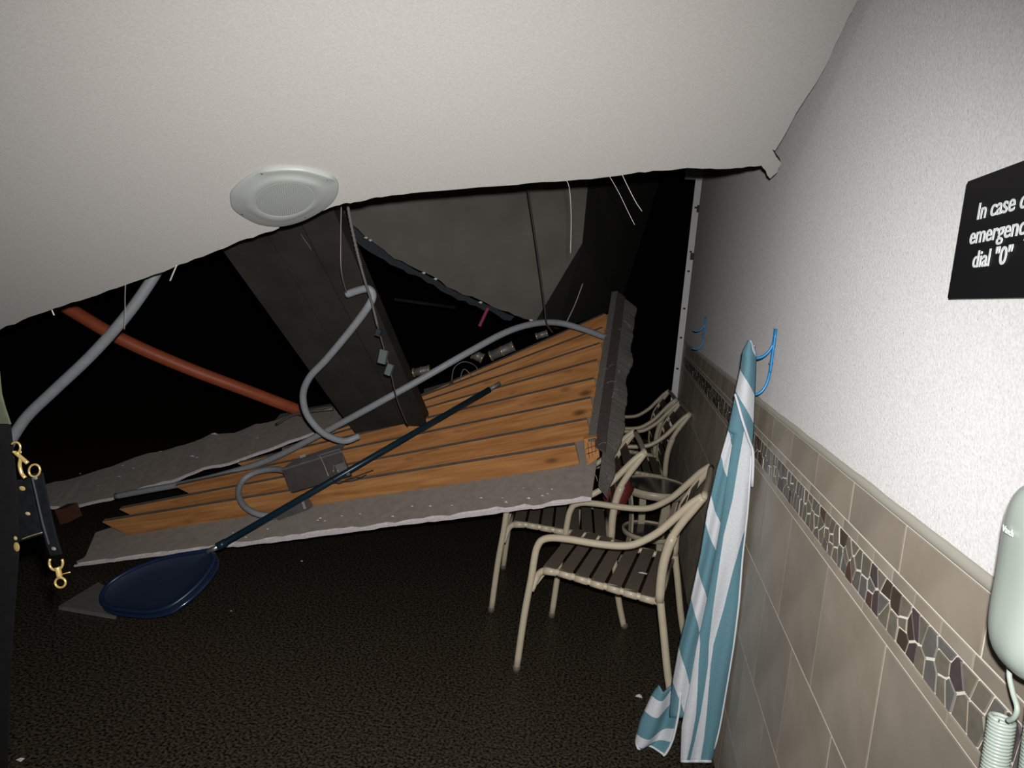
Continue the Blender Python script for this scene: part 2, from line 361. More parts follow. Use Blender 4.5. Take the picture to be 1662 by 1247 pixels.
# ------------------------------------------------------------------ second hanging sheet behind (grey)
bp_ = empty('grey_hanging_panel', P(750, 400, 4.3), 'grey triangular drywall panel hanging behind the ceiling sheet, torn dark edge', 'drywall panel')
q1 = [P(535, 335, 3.75)]+[P(a, b_, 3.75+(a-535)/335*.75) for a, b_ in jag([(552, 352), (590, 384), (640, 420), (690, 443), (740, 472), (790, 492), (835, 512), (868, 524)], 1.8, 4, 5)]+[P(868, 524, 4.5), P(945, 395, 4.5), P(960, 240, 4.5), P(535, 250, 3.75)]
plate('front_face', q1, V((0, .014, 0)), gyp_dark, bp_, edge=edge_dark)
plate('folded_face', [P(868, 524, 4.51), P(905, 535, 4.9), P(1005, 500, 6.6), P(1075, 280, 6.9), P(960, 240, 4.51), P(945, 395, 4.51)], V((0, .014, 0)), M('shaded_gypsum', (.022, .021, .02), .95, noise_s=3, col2=(.04, .037, .034), fac=.5), bp_, edge=edge_dark)  # same drywall as the front face; shade put into its darker colour
tl = jag([(538, 340), (556, 352), (592, 385), (640, 421), (690, 445), (740, 474), (790, 495), (835, 514)], 1.5, 5, 9)
lo_ = [(a-4-3*random.random()-7*max(0, 1-(a-540)/120), b_+5+4*random.random()+9*max(0, 1-(a-540)/120)) for a, b_ in tl[::-1]]
plate('torn_facing', [P(a, b_, 3.73+(a-535)/335*.75) for a, b_ in tl+lo_], V((0, .03, 0)), teal, bp_)
for k, (a, b_) in enumerate(((594, 386), (601, 390), (688, 443), (707, 453), (780, 491), (862, 520))):
    c = P(a, b_, 3.7+(a-535)/335*.75); s = pm(2.4, c)
    obj('gypsum_crumb', [c+V((s*x, 0, s*z)) for x, z in ((-1.6, 0), (0, .8), (1.4, .2), (.4, -.9))]+[c+V((0, .01, 0))], [(0, 1, 2, 3), (0, 1, 4), (1, 2, 4), (2, 3, 4), (3, 0, 4)], gyp_white, bp_)
# ------------------------------------------------------------------ fallen ceiling section with joists
C1 = P(960, 806, 3.02); C2 = P(1006, 494, 4.70); C3 = P(122, 915, 2.88); C4 = P(170, 800, 3.80)
def patch(u, v_): return (C1*(1-v_)+C2*v_)*(1-u)+(C3*(1-v_)+C4*v_)*u
def pnorm(u, v_):
    e_ = .01; return -(patch(u+e_, v_)-patch(u-e_, v_)).cross(patch(u, v_+e_)-patch(u, v_-e_)).normalized()
if pnorm(.5, .5).z < 0:
    _pn = pnorm
    def pnorm(u, v_): return -_pn(u, v_)
def invp(px, py, lift=0):
    """u,v of the section's surface under a ray"""
    d = ray(px, py); u, v_, t = .4, .4, 3.5
    for _ in range(25):
        r0 = patch(u, v_)+pnorm(u, v_)*lift-(O+d*t)
        h = 1e-3
        J = np.array([((patch(u+h, v_)-patch(u, v_))/h)[:], ((patch(u, v_+h)-patch(u, v_))/h)[:], (-d)[:]]).T
        s = np.linalg.solve(J, -np.array(r0[:])); u += s[0]; v_ += s[1]; t += s[2]
    return u, v_
def PP(px, py, lift): u, v_ = invp(px, py, lift); return patch(u, v_)+pnorm(u, v_)*lift
fs_ = empty('fallen_ceiling_section', patch(.5, .2), 'fallen ceiling section with orange pine joists, white drywall edge resting on chair', 'ceiling section')
# drywall skin under the joists
NU, NV = 60, 14; rnd = random.Random(3)
v, f, fm = [], [], []
_lim = sorted([(0.0, .97)]+[(invp(a+6, b_-3)[0], invp(a+6, b_-3)[1]+.03) for a, b_ in ((640, 688), (590, 707), (530, 730), (470, 752), (400, 775), (300, 812), (212, 850))]+[(1.0, .34)])
def skin(i, j):
    u = i/NU; v_ = j/NV*interp(_lim, u)
    e_ = (rnd.uniform(-.007, .007) if j == 0 else 0)+(.012*abs(noise.noise(V((u*25, 0, 3)))) if j == 0 else 0)
    uu = u if u < .999 else 1-.30*v_+rnd.uniform(-.01, .01)
    return patch(uu, v_+e_)
g_ = [[skin(i, j) for i in range(NU+1)] for j in range(NV+1)]
for layer in (0, 1):
    for j in range(NV+1):
        for i in range(NU+1): v.append(g_[j][i]-V((0, 0, .015 if layer else 0))-pnorm(i/NU, j/NV)*.004*layer)
S_ = (NU+1)*(NV+1); idx = lambda l, i, j: l*S_+j*(NU+1)+i
for l in (0, 1):
    for j in range(NV):
        for i in range(NU): f.append((idx(l, i, j), idx(l, i+1, j), idx(l, i+1, j+1), idx(l, i, j+1))); fm.append(0 if l == 0 else 1)
for i in range(NU):
    for j in (0, NV): f.append((idx(0, i, j), idx(0, i+1, j), idx(1, i+1, j), idx(1, i, j))); fm.append(1)
for j in range(NV):
    for i in (0, NU): f.append((idx(0, i, j), idx(0, i, j+1), idx(1, i, j+1), idx(1, i, j))); fm.append(1)
obj('drywall_skin', v, f, None, fs_, mats=[gyp_back, gyp_white], fm=fm)
# crumbling white lip hanging from the skin's near edge
pt = [patch(u, -.004)-V((0, .002, .010))+V((0, 0, noise.noise(V((u*30, 1, 0)))*.004)) for u in [i/90 for i in range(91)]]
rad = [.006+.004*abs(noise.noise(V((i*.35, 5, 0))))+(.004 if 34 < i < 60 or 14 < i < 26 else 0) for i in range(91)]
vv, ff = tube_geo(pt, rad, 6); obj('broken_gypsum_edge', vv, ff, gyp_white, fs_)
# joists, each a board standing on the skin
lend = [(185, 871), (212, 850), (300, 812), (400, 775), (470, 752), (530, 730), (590, 707), (640, 688)]
JH = [.118, .118, .115, .112, .112, .11, .11, .105]
dusty = M('dusty_joist_top', (.12, .095, .07), .9, noise_s=30, col2=(.19, .155, .12), fac=.5)
for k in range(8):
    v0 = .135+.102*k; a = patch(.016 if k else .03, v0); u1, v1 = invp(*lend[k]); b_ = patch(u1, v1); nn = (pnorm(.3, v0)+V((0, 0, .05))).normalized()
    X = (a-b_).normalized(); Zj = (nn-X*nn.dot(X)).normalized(); Yj = Zj.cross(X)
    L = (a-b_).length; h_, t_ = JH[k], .030
    me = bpy.data.meshes.new('joist'); vv = box_v(-L/2, L/2, -t_/2, t_/2, 0, h_)
    vv[0] += V((.10, 0, 0)); vv[3] += V((.10, 0, 0))
    bm = bmesh.new(); q = [bm.verts.new(x) for x in vv]; [bm.faces.new([q[i] for i in ff]) for ff in BF]
    bmesh.ops.recalc_face_normals(bm, faces=bm.faces); bmesh.ops.bevel(bm, geom=bm.edges[:], offset=.003, segments=1, affect='EDGES')
    for fc in bm.faces: fc.material_index = 1 if fc.normal.z > .8 else 0
    bm.to_mesh(me); bm.free(); me.materials.append(wood); me.materials.append(dusty)
    o = bpy.data.objects.new('joist', me); C.objects.link(o); o.parent = fs_
    mw = Matrix((X, Yj, Zj)).transposed().to_4x4(); mw.translation = (a+b_)/2
    o.matrix_basis = W2L(fs_) @ mw
# end of the section: plate strip, dark board, ragged fibre strip
def strip(name, w0, w1, l0, l1, mat, rag=0, n=60, v0=-.01, v1=1.0, seed=0, label=None, th=.012):
    rn = random.Random(seed); a, b_ = [], []
    for i in range(n+1):
        v_ = v0+(v1-v0)*i/n; q = V((1, -.05, 0)); e_ = rn.uniform(-rag, rag)*.3+(noise.noise(V((v_*9, seed, 0)))*rag*3+(-.55*(w1-w0)*max(0, 1-v_/.22)) if rag else 0)
        a.append(patch(0, v_)+q*w0+pnorm(0, v_)*l0); b_.append(patch(0, v_)+q*(w1+e_)+pnorm(0, v_)*l1)
    vv = a+b_+[p-pnorm(0, .5)*th for p in a]+[p-pnorm(0, .5)*th for p in b_]; m_ = n+1; ff = []
    for i in range(n):
        ff += [(i, i+1, m_+i+1, m_+i), (2*m_+i, 2*m_+i+1, 3*m_+i+1, 3*m_+i), (i, i+1, 2*m_+i+1, 2*m_+i), (m_+i, m_+i+1, 3*m_+i+1, 3*m_+i)]
    ff += [(0, m_, 3*m_, 2*m_), (n, m_+n, 3*m_+n, 2*m_+n)]
    return obj(name, vv, ff, mat, fs_, label=label)
strip('end_plate', -.028, .012, .115, .125, fibre, .0, v0=.14, v1=.98)
strip('end_board', .012, .055, .12, .085, browndark, .0, v0=.12, v1=.98)
strip('torn_fibre_strip', .045, .115, .09, .02, fibre, .010, n=80, v0=-.005, v1=.97, seed=4, label='ragged grey fibre strip along the end')
for k in range(34):                                   # loose glass fibres and splinters on the broken end
    v_ = rnd.uniform(.0, .8); p = patch(0, v_)+V((rnd.uniform(.02, .12), 0, 0))+pnorm(0, v_)*.11
    q = p+V((rnd.uniform(-.05, .05), rnd.uniform(-.05, 0), rnd.uniform(-.05, .03)))
    if k < 12: tube('splinter', [p, (p+q)/2+V((0, 0, .008)), q], .0009, wire_m, fs_, seg=4, smooth_n=3)
for k in range(22):                                   # gypsum crumbs on the grey skin
    p = PP(rnd.uniform(400, 940), 0, 0) if False else patch(rnd.uniform(.02, .75), rnd.uniform(.02, .085)); s = rnd.uniform(.003, .008)
    obj('gypsum_crumb', [p+V((x*s, y*s, z*s)) for x, y, z in ((-1.3, -1, 0), (1.2, -.8, 0), (1.1, 1, 0), (-1, .8, 0), (0, 0, .9))], [(0, 3, 2, 1), (0, 1, 4), (1, 2, 4), (2, 3, 4), (3, 0, 4)], gyp_white, fs_)
# stub block at the first joist's end with pencilled strokes
def hexa(name, front, dv, mat, parent):
    vv = front+[p+dv for p in front]; return obj(name, vv, [(0, 1, 2, 3), (7, 6, 5, 4), (0, 4, 5, 1), (1, 5, 6, 2), (2, 6, 7, 3), (3, 7, 4, 0)], mat, parent)
hexa('end_block', [PP(947, 713, .125), PP(968, 709, .125), PP(973, 742, .03), PP(953, 756, .02)], V((0, .03, .01)), wood, fs_)
for (x0, y0, x1, y1) in ((954, 718, 957, 742), (960, 716, 962, 740), (951, 728, 968, 722), (953, 736, 970, 730), (966, 714, 967, 735)):
    tube('pencil_mark', [PP(x0, y0, .14)-V((0, .012, 0)), PP(x1, y1, .075)-V((0, .012, 0))], .0011, blkcable, fs_, 4, 0)
# ------------------------------------------------------------------ second drywall piece lying left
ds = empty('drywall_sheet', P(300, 750, 4.0), 'long grey drywall slab with white broken edge lying left of the joists', 'drywall sheet')
lowp = [(80, 822), (100, 824), (130, 820), (180, 809), (205, 800), (250, 787), (290, 777), (330, 760), (372, 752), (420, 735), (470, 716), (520, 700), (560, 690)]
def dY(px, py, lowq): return (3.42 if lowq else 3.72)+(px-80)/480*(.55 if lowq else .75)
lo2 = jag(lowp, .9, 3, 12)
up2 = jag([(575, 668), (545, 660), (520, 662), (480, 672), (440, 684), (415, 688), (380, 703), (340, 706), (300, 722), (262, 733), (240, 736), (180, 758), (120, 776), (72, 787)], 1.3, 3, 13)
plate('slab', [P(a, b_, dY(a, b_, True)) for a, b_ in lo2]+[P(a, b_, dY(a, b_, False)) for a, b_ in up2], V((0, .0, -.016)), gyp_back, ds, edge=gyp_white, back=gyp_white)
pt = [P(a, b_+1.5, dY(a, b_, True)-.004) for a, b_ in lo2]; vv, ff = tube_geo(pt, [.009+.003*random.random() for _ in pt], 6); obj('broken_gypsum_edge', vv, ff, gyp_white, ds)
for k, (a, b_, s) in enumerate(((261, 735, 7), (272, 732, 4), (348, 706, 9), (357, 708, 6), (312, 742, 7), (320, 744, 4), (334, 732, 4), (200, 757, 5), (216, 761, 4), (194, 775, 5), (418, 712, 3), (440, 690, 4), (130, 770, 3), (346, 723, 3), (160, 790, 3))):
    t = .5*(dY(a, b_, True)+dY(a, b_, False)); yy = (b_-(822-(a-80)*.275)); t = dY(a, b_, True)+(dY(a, b_, False)-dY(a, b_, True))*min(1, max(0, -yy/36))
    p = P(a, b_, t)+V((0, 0, .004)); s = pm(s*.5, p)
    obj('gypsum_crumb', [p+V((x*s, y*s*.6, z*s)) for x, y, z in ((-1.5, -.6, 0), (1.2, -.8, 0), (1.3, .7, .1), (-1, .8, 0), (.2, 0, .6))], [(0, 3, 2, 1), (0, 1, 4), (1, 2, 4), (2, 3, 4), (3, 0, 4)], gyp_white, ds)
# ------------------------------------------------------------------ collapsed beam
bmY0, bmY1 = 2.55, 3.62
bmn = empty('collapsed_beam', P(520, 520, 3.1), 'wide grimy dark beam of three boards slanting down behind grey conduits', 'beam')
TLq, TRq, BLq, BRq = (322, 352), (520, 292), (582, 712), (694, 692)
lerp2 = lambda a, b_, t: (a[0]+(b_[0]-a[0])*t, a[1]+(b_[1]-a[1])*t)
for k, (a, b_, dy) in enumerate(((0, .40, 0), (.405, .70, .006), (.705, 1, -.004))):
    q = [P(*lerp2(TLq, TRq, a), bmY0+dy), P(*lerp2(TLq, TRq, b_), bmY0+dy), P(*lerp2(BLq, BRq, b_), bmY1+dy), P(*lerp2(BLq, BRq, a), bmY1+dy)]
    nn = (q[1]-q[0]).cross(q[3]-q[0]).normalized()
    if nn.y < 0: nn = -nn
    vv = q+[p+nn*.10 for p in q]
    o = obj('beam_board', vv, [(0, 1, 2, 3), (7, 6, 5, 4), (0, 4, 5, 1), (1, 5, 6, 2), (2, 6, 7, 3), (3, 7, 4, 0)], beam_m, bmn)
for (a, b_, c, d_) in ((436, 386, 520, 575), (488, 380, 566, 495), (500, 440, 612, 640), (420, 470, 470, 540)):
    t0 = bmY0+(b_-330)/375*(bmY1-bmY0); t1b = bmY0+(d_-330)/375*(bmY1-bmY0)
    tube('scratch', [P(a, b_, t0-.006), P(c, d_, t1b-.006)], .0010, galv, bmn, seg=4, smooth_n=0)
# ------------------------------------------------------------------ pipes, conduits and cables
def cond(name, pix, r, mat, label, cat, seg=10, n=7, group=None):
    o = tube(name, [P(a, b_, y) for a, b_, y in pix], r, mat, None, seg, n); return tagp(o, label, cat, group)
cond('orange_pipe', [(96, 490, 3.5), (120, 506, 3.52), (200, 552, 3.62), (300, 596, 3.8), (400, 634, 4.0), (490, 668, 4.25)], .041, orange, 'orange-red sprinkler pipe slanting down from the torn ceiling edge', 'pipe')
cond('grey_conduit', [(262, 425, 2.5), (246, 455, 2.48), (205, 513, 2.45), (150, 575, 2.42), (90, 632, 2.38), (48, 672, 2.35), (27, 700, 2.33), (10, 730, 2.31)], .0225, conduit_m, 'thick grey conduit crossing in front of the orange pipe', 'conduit')
cond('grey_conduit', [(563, 478, 2.75), (580, 472, 2.74), (597, 469, 2.73), (605, 479, 2.74), (598, 497, 2.75), (570, 535, 2.8), (530, 583, 2.86), (503, 612, 2.9), (492, 640, 2.95), (497, 670, 3.0), (515, 695, 3.05), (535, 709, 3.1), (560, 716, 3.16), (583, 708, 3.2)], .017, conduit_m, 'hook-shaped grey conduit hanging in front of the dark beam', 'conduit')
lc = [(188, 806, 3.39), (235, 797, 3.40), (300, 785, 3.42), (370, 768, 3.42), (440, 745, 3.4), (520, 705, 3.34), (600, 662, 3.3), (690, 612, 3.35), (760, 572, 3.45), (820, 540, 3.6), (865, 526, 3.75), (905, 524, 3.9), (945, 534, 4.0), (980, 547, 4.1), (1002, 552, 4.15)]
cond('grey_conduit', lc, .0185, conduit_m, 'long grey conduit arching over the joists to their far end', 'conduit')
ub = [(470, 766), (445, 762), (415, 767), (395, 779), (387, 798), (392, 816), (406, 829), (424, 836), (446, 838)]
o = tube('grey_conduit', [PP(a, b_, .19-.012*i) for i, (a, b_) in enumerate(ub)], .016, conduit_m, None, 10, 6)
tagp(o, 'short U-bent grey conduit from brown box to small junction box', 'conduit')
# brown open box with its lid line
bx = empty('brown_ballast_box', PP(515, 775, .15), 'dark brown metal box lying on the joists, loose wires from it', 'box')
def hexa(name, front, dv, mat, parent): 
    vv = front+[p+dv for p in front]; return obj(name, vv, [(0, 1, 2, 3), (7, 6, 5, 4), (0, 4, 5, 1), (1, 5, 6, 2), (2, 6, 7, 3), (3, 7, 4, 0)], mat, parent)
up_ = pnorm(.4, .3)
fr = [PP(458, 764, .25), PP(552, 735, .25), PP(568, 772, .16), PP(472, 800, .14)]
hexa('front_panel', fr, V((.0, .03, -.01)), boxm, bx)
fr2 = [PP(456, 762, .255), PP(550, 733, .255), PP(560, 718, .25), PP(478, 746, .25)]
hexa('lid', fr2, V((0, .006, -.012)), galv, bx)
fr3 = [PP(516, 739, .258), PP(551, 728, .258), PP(568, 771, .17), PP(533, 774, .17)]
hexa('side_flange', fr3, V((0, .01, -.004)), galv, bx)
hexa('label_tab', [PP(486, 740, .265), PP(496, 737, .265), PP(496, 741, .262), PP(487, 744, .262)], V((0, .001, -.001)), wire_m, bx)
tube('white_wire', [PP(518, 738, .268), PP(526, 755, .25), PP(533, 773, .22)], .0018, wire_m, bx, 6, 4)
for q in ([(541, 766), (543, 752), (549, 751), (548, 766)], [(560, 778), (580, 772), (600, 765), (606, 763)], [(555, 782), (575, 780), (595, 770)], [(536, 775), (550, 785), (570, 776), (590, 775)]):
    tube('loose_wire', [PP(a, b_, .22-.01*i) for i, (a, b_) in enumerate(q)], .0018, blkcable if q[0][0] != 541 else wire_m, bx, 5, 4)
jb = empty('junction_box', PP(475, 825, .05), 'small grey steel junction box on the drywall skin by the blue-black pole', 'box')
fr = [PP(446, 828, .09), PP(490, 812, .09), PP(501, 822, .02), PP(500, 836, .012)]
hexa('body', [PP(444, 838, .07), PP(492, 812, .12), PP(501, 827, .02), PP(452, 845, .015)], V((0, .05, .005)), galv, jb)
hexa('slot', [PP(489, 815, .128), PP(493, 814, .128), PP(497, 826, .06), PP(493, 827, .06)], V((0, .002, 0)), wire_m, jb)
# armoured cable with connector dropping past the hook conduit
ac = empty('armoured_cable', P(565, 335, 2.45), 'grey armoured cable with small connector dropping to the joists', 'cable')
armm = M('dull_armour', (.14, .135, .13), .6)
tube('armour', [P(563, 325, 2.5), P(570, 365, 2.52), P(580, 410, 2.55), P(592, 455, 2.6), P(603, 490, 2.66), P(613, 530, 2.7)], .0055, armm, ac, 8, 6)
pts = catmull([P(563, 325, 2.5), P(570, 365, 2.52), P(580, 410, 2.55), P(586, 432, 2.57)], 12)
geos = []
for p, q in zip(pts[::2], pts[2::2]): geos.append(tube_geo([p, p+(q-p)*.5], .0072, 8))
v, f = join_geo(geos); obj('armour_rings', v, f, armm, ac, smooth=True)
tube('inner_wire', [P(613, 530, 2.7), P(622, 562, 2.72), P(634, 605, 2.8), P(645, 650, 2.95), P(662, 692, 3.15)], .0028, M('brown_wire', (.13, .09, .085), .6), ac, 6, 6)
def blk(name, px, py, Y, w_, h_, d_, mat, parent, rot=0):
    c = P(px, py, Y); v = box_v(-w_/2, w_/2, -d_/2, d_/2, -h_/2, h_/2); m_ = Matrix.Rotation(rot, 3, 'Y'); return obj(name, [c+m_ @ p for p in v], BF, mat, parent)
blk('end_fitting', 615, 540, 2.7, .02, .03, .02, teal, ac, .3)
gl = M('green_grey_plastic', (.10, .13, .125), .6)
blk('connector', 622, 579, 2.72, .034, .06, .02, gl, ac, .15); blk('connector', 632, 600, 2.74, .026, .05, .02, gl, ac, .3)
cond('thin_wire', [(554, 330, 2.45), (553, 390, 2.5), (554, 440, 2.55), (562, 475, 2.72)], .0022, M('pinkish_wire', (.3, .25, .24), .6), 'thin pale wire from torn edge to the tip of the hook conduit', 'wire', 6)
cond('dark_cable', [(856, 305, 3.6), (866, 370, 3.62), (876, 440, 3.66), (884, 500, 3.7), (887, 525, 3.72), (897, 540, 3.75)], .006, blkcable, 'dark thin cable hanging down in front of the grey panel', 'cable', 6)
sY = lambda a, b_: SH(a, b_).y+.012
cond('thin_wire', [(918, 290, sY(918, 290)), (924, 306, sY(918, 290)), (927, 350, sY(918, 290)+.02), (926, 411, sY(918, 290)+.03)], .0009, wire_m, 'straight hair-thin wire hanging before the grey panel, left of the crossing pair', 'wire', 5)
cond('thin_wire', [(988, 284, sY(988, 284)), (1004, 312, sY(988, 284)+.02), (1020, 345, sY(988, 284)+.04), (1030, 365, sY(988, 284)+.05)], .0009, wire_m, 'left and longer of two slanting wires near the wall track', 'wire', 5)
cond('thin_wire', [(1009, 282, sY(1009, 282)), (1020, 305, sY(1009, 282)+.02), (1032, 328, sY(1009, 282)+.03), (1042, 343, sY(1009, 282)+.04)], .0012, wire_m, 'right and shorter of two slanting wires near the wall track', 'wire', 5)
cond('thin_wire', [(946, 460, 4.2), (935, 490, 4.15), (927, 508, 4.1), (918, 526, 4.05)], .003, wire_m, 'pale wire rising from the arch of the long conduit', 'wire', 5)
cond('thin_wire', [(204, 458, 2.1), (203, 480, 2.11), (203, 510, 2.12), (202, 535, 2.13)], .0013, wire_m, 'kinked pale strand hanging left of the thick conduit', 'wire', 5)
cond('thin_wire', [(287, 430, 1.8), (281, 444, 1.81), (276, 456, 1.82)], .0024, wire_m, 'short pale stub of wire right of the thick conduit', 'wire', 5)
cond('thin_wire', [(84, 503, 1.6), (88, 512, 1.6)], .0022, wire_m, 'tiny pale wire end at the sheet edge above the orange pipe', 'wire', 5, 1)
# brass couplings lying along the joists' far edge
for k, (a, b_, c, d_, y, r_, lb) in enumerate(((672, 605, 697, 600, 4.3, .030, 'dull cylindrical light can lowest on the far joist edge, beside the beam'),
        (768, 575, 783, 582, 4.35, .032, 'tilted open metal can under the conduit arch'),
        (797, 578, 833, 562, 4.4, .034, 'shiny long metal can in the middle of the joist edge'),
        (871, 546, 888, 541, 4.55, .022, 'small brass coupling highest on the joist edge below the dark cable'))):
    cn = empty('metal_can', P((a+c)/2, (b_+d_)/2, y), lb, 'can', 'metal cans along the far joist edge')
    p, q = P(a, b_, y), P(c, d_, y); ax = (q-p).normalized()
    tube('barrel', [p, q], r_, galv, cn, 16, 0); tube('rim', [p+ax*.002-ax*.006, p+ax*.006], r_*1.12, brass, cn, 16, 0); tube('rim', [q-ax*.004, q+ax*.004], r_*1.12, brass, cn, 16, 0)
    tube('band', [p.lerp(q, .45), p.lerp(q, .55)], r_*1.06, brass, cn, 16, 0)
cond('coiled_wire', [(733, 618, 4.0), (737, 598, 4.02), (750, 588, 4.05), (765, 590, 4.05), (775, 600, 4.02), (771, 618, 4.0), (762, 606, 3.98), (752, 600, 3.98), (745, 622, 3.95)], .003, galv, 'loose loop of grey wire lying on the shaded joists', 'wire', 6)
o = anchor(hexa('grey_steel_bracket', [P(688, 632, 3.9), P(735, 618, 3.95), P(739, 640, 3.9), P(690, 655, 3.85)], V((0, .04, .0)), boxm, None)); tagp(o, 'dark steel bracket at the foot of the beam', 'bracket')
cond('pink_tape_strip', [(792, 500, 4.3), (785, 515, 4.28), (778, 530, 4.25)], .012, pinkm, 'small pink rag hanging below the grey panel', 'rag', 6)
# dim timbers in the void behind
for k, (a, b_, c, d_, lb) in enumerate((((640, 486), (740, 500), 6.2, 6.6, 'dim rafter in the dark below the grey panel'),)):
    cond('dark_rafter', [(*a, c), (*b_, d_)], .02, edge_dark, lb, 'rafter', 4, 0)
o = tube('pale_pipe_end', [P(448, 690, 4.15), P(480, 672, 4.1), P(540, 664, 4.05)], .010, galv, None, 6, 4); tagp(o, 'thin grey conduit end lying behind the drywall slab', 'conduit')
cr = plate('crumpled_board', [P(a, b_, y) for a, b_, y in ((440, 690, 4.5), (455, 672, 4.5), (490, 664, 4.6), (540, 655, 4.6), (548, 690, 4.4), (500, 700, 4.4))], V((0, .03, -.01)), M('mossy_board', (.06, .07, .05), .9, noise_s=20, col2=(.10, .11, .085), fac=.4)); tagp(cr, 'crumpled greenish board scrap behind the drywall slab', 'board')
# joist stub at far left under slab
o = anchor(hexa('broken_joist_stub', [P(88, 828, 3.35), P(104, 826, 3.35), P(112, 848, 3.3), P(98, 852, 3.3)], V((-.02, .12, .0)), M('reddish_timber', (.10, .035, .022), .8, noise_s=20, col2=(.15, .055, .03), fac=.5), None)); tagp(o, 'reddish broken joist stub under the left end of the drywall slab', 'timber')
# ------------------------------------------------------------------ pool skimmer
sk = empty('pool_skimmer', P(250, 955, 2.7), 'blue pool leaf skimmer on the floor, dark pole across the joists', 'pool skimmer')
a3, b3, c3 = P(178, 978, 2.46), P(345, 905, 2.68), P(265, 992, 2.44); skn = (b3-a3).cross(c3-a3).normalized()
if skn.z < 0: skn = -skn
ol = [(340, 893), (318, 897), (285, 902), (250, 911), (212, 926), (182, 944), (167, 962), (166, 977), (178, 986), (205, 991), (240, 993), (272, 986), (300, 968), (324, 946), (340, 925), (347, 908)]
rim = [on_plane(a, b_, a3, skn) for a, b_ in ol]
cen = sum(rim, V())/len(rim)
rimc = catmull(rim+[rim[0]], 4)[:-1]
v, f = tube_geo(rimc, .010, 8, True); obj('hoop', v, f, blue, sk, smooth=True)
v, f = tube_geo([cen+(p-cen)*1.02-skn*.034 for p in rimc], .009, 8, True); obj('lower_lip', v, f, M('glossy_blue_rim', (.010, .024, .065), .15, coat=.8), sk, smooth=True)
m_ = len(rimc); rr = [[cen+(p-cen)*s-skn*dz for p in rimc] for s, dz in ((1.0, 0), (1.02, .034), (.97, .045), (.7, .05), (.35, .052), (.02, .052))]
v = sum(rr, []); f = [(r_*m_+i, r_*m_+(i+1) % m_, (r_+1)*m_+(i+1) % m_, (r_+1)*m_+i) for r_ in range(5) for i in range(m_)]
obj('net_bag', v, f, netm, sk, smooth=True)
rr = [[cen+(p-cen)*s-skn*dz for p in rimc] for s, dz in ((.98, .002), (.93, .012), (.6, .022), (.3, .025), (.02, .026))]
v = sum(rr, []); f = [(r_*m_+i, r_*m_+(i+1) % m_, (r_+1)*m_+(i+1) % m_, (r_+1)*m_+i) for r_ in range(4) for i in range(m_)]
obj('net', v, f, netm, sk, smooth=True)
pa = P(343, 894, 2.70); pe = PP(795, 632, .20); 
pb = pa.lerp(pe, .03)
tube('pole', [pa.lerp(pe, .02), pe], .0165, pole_m, sk, 12, 0)
tube('connector', [pa+V((-.02, 0, -.01)), pa.lerp(pe, .03)], .0135, alu, sk, 12, 0)
tube('collar', [pa.lerp(pe, .018), pa.lerp(pe, .045)], .020, pole_m, sk, 12, 0)
tube('pole_tip', [pe, pe+(pe-pa).normalized()*.07], .012, galv, sk, 10, 0)
def FL(px, py, z=0): d = ray(px, py); return O+d*((z-CAMH)/d.z)
o = plate('ceiling_tile_scrap', [FL(95, 984, .02), FL(160, 945, .02), FL(200, 972, .02), FL(188, 1000, .02)], V((0, 0, -.018)), M('tile_scrap', (.10, .10, .095), .9, noise_s=30, col2=(.13, .13, .12), fac=.4)); tagp(o, 'grey flat scrap of ceiling tile on floor under the blue skimmer', 'tile scrap')
for k, (px, py, s, lb) in enumerate(((33, 1233, .009, 'white chip on the floor in the lower left corner'), (1037, 1130, .012, 'pale chip on the floor left of the towel foot'), (490, 911, .006, 'white chip on the dark floor in front of the fallen section'), (375, 992, .004, 'tiny white chip on the floor right of the skimmer'))):
    p = FL(px, py); o = anchor(obj('gypsum_chip', [p+V((x*s, y*s, z*s)) for x, y, z in ((-1.3, -.6, 0), (1.2, -1, 0), (1, .9, 0), (-.8, .7, 0), (.1, 0, .7))], [(0, 3, 2, 1), (0, 1, 4), (1, 2, 4), (2, 3, 4), (3, 0, 4)], gyp_white)); tagp(o, lb, 'chip')
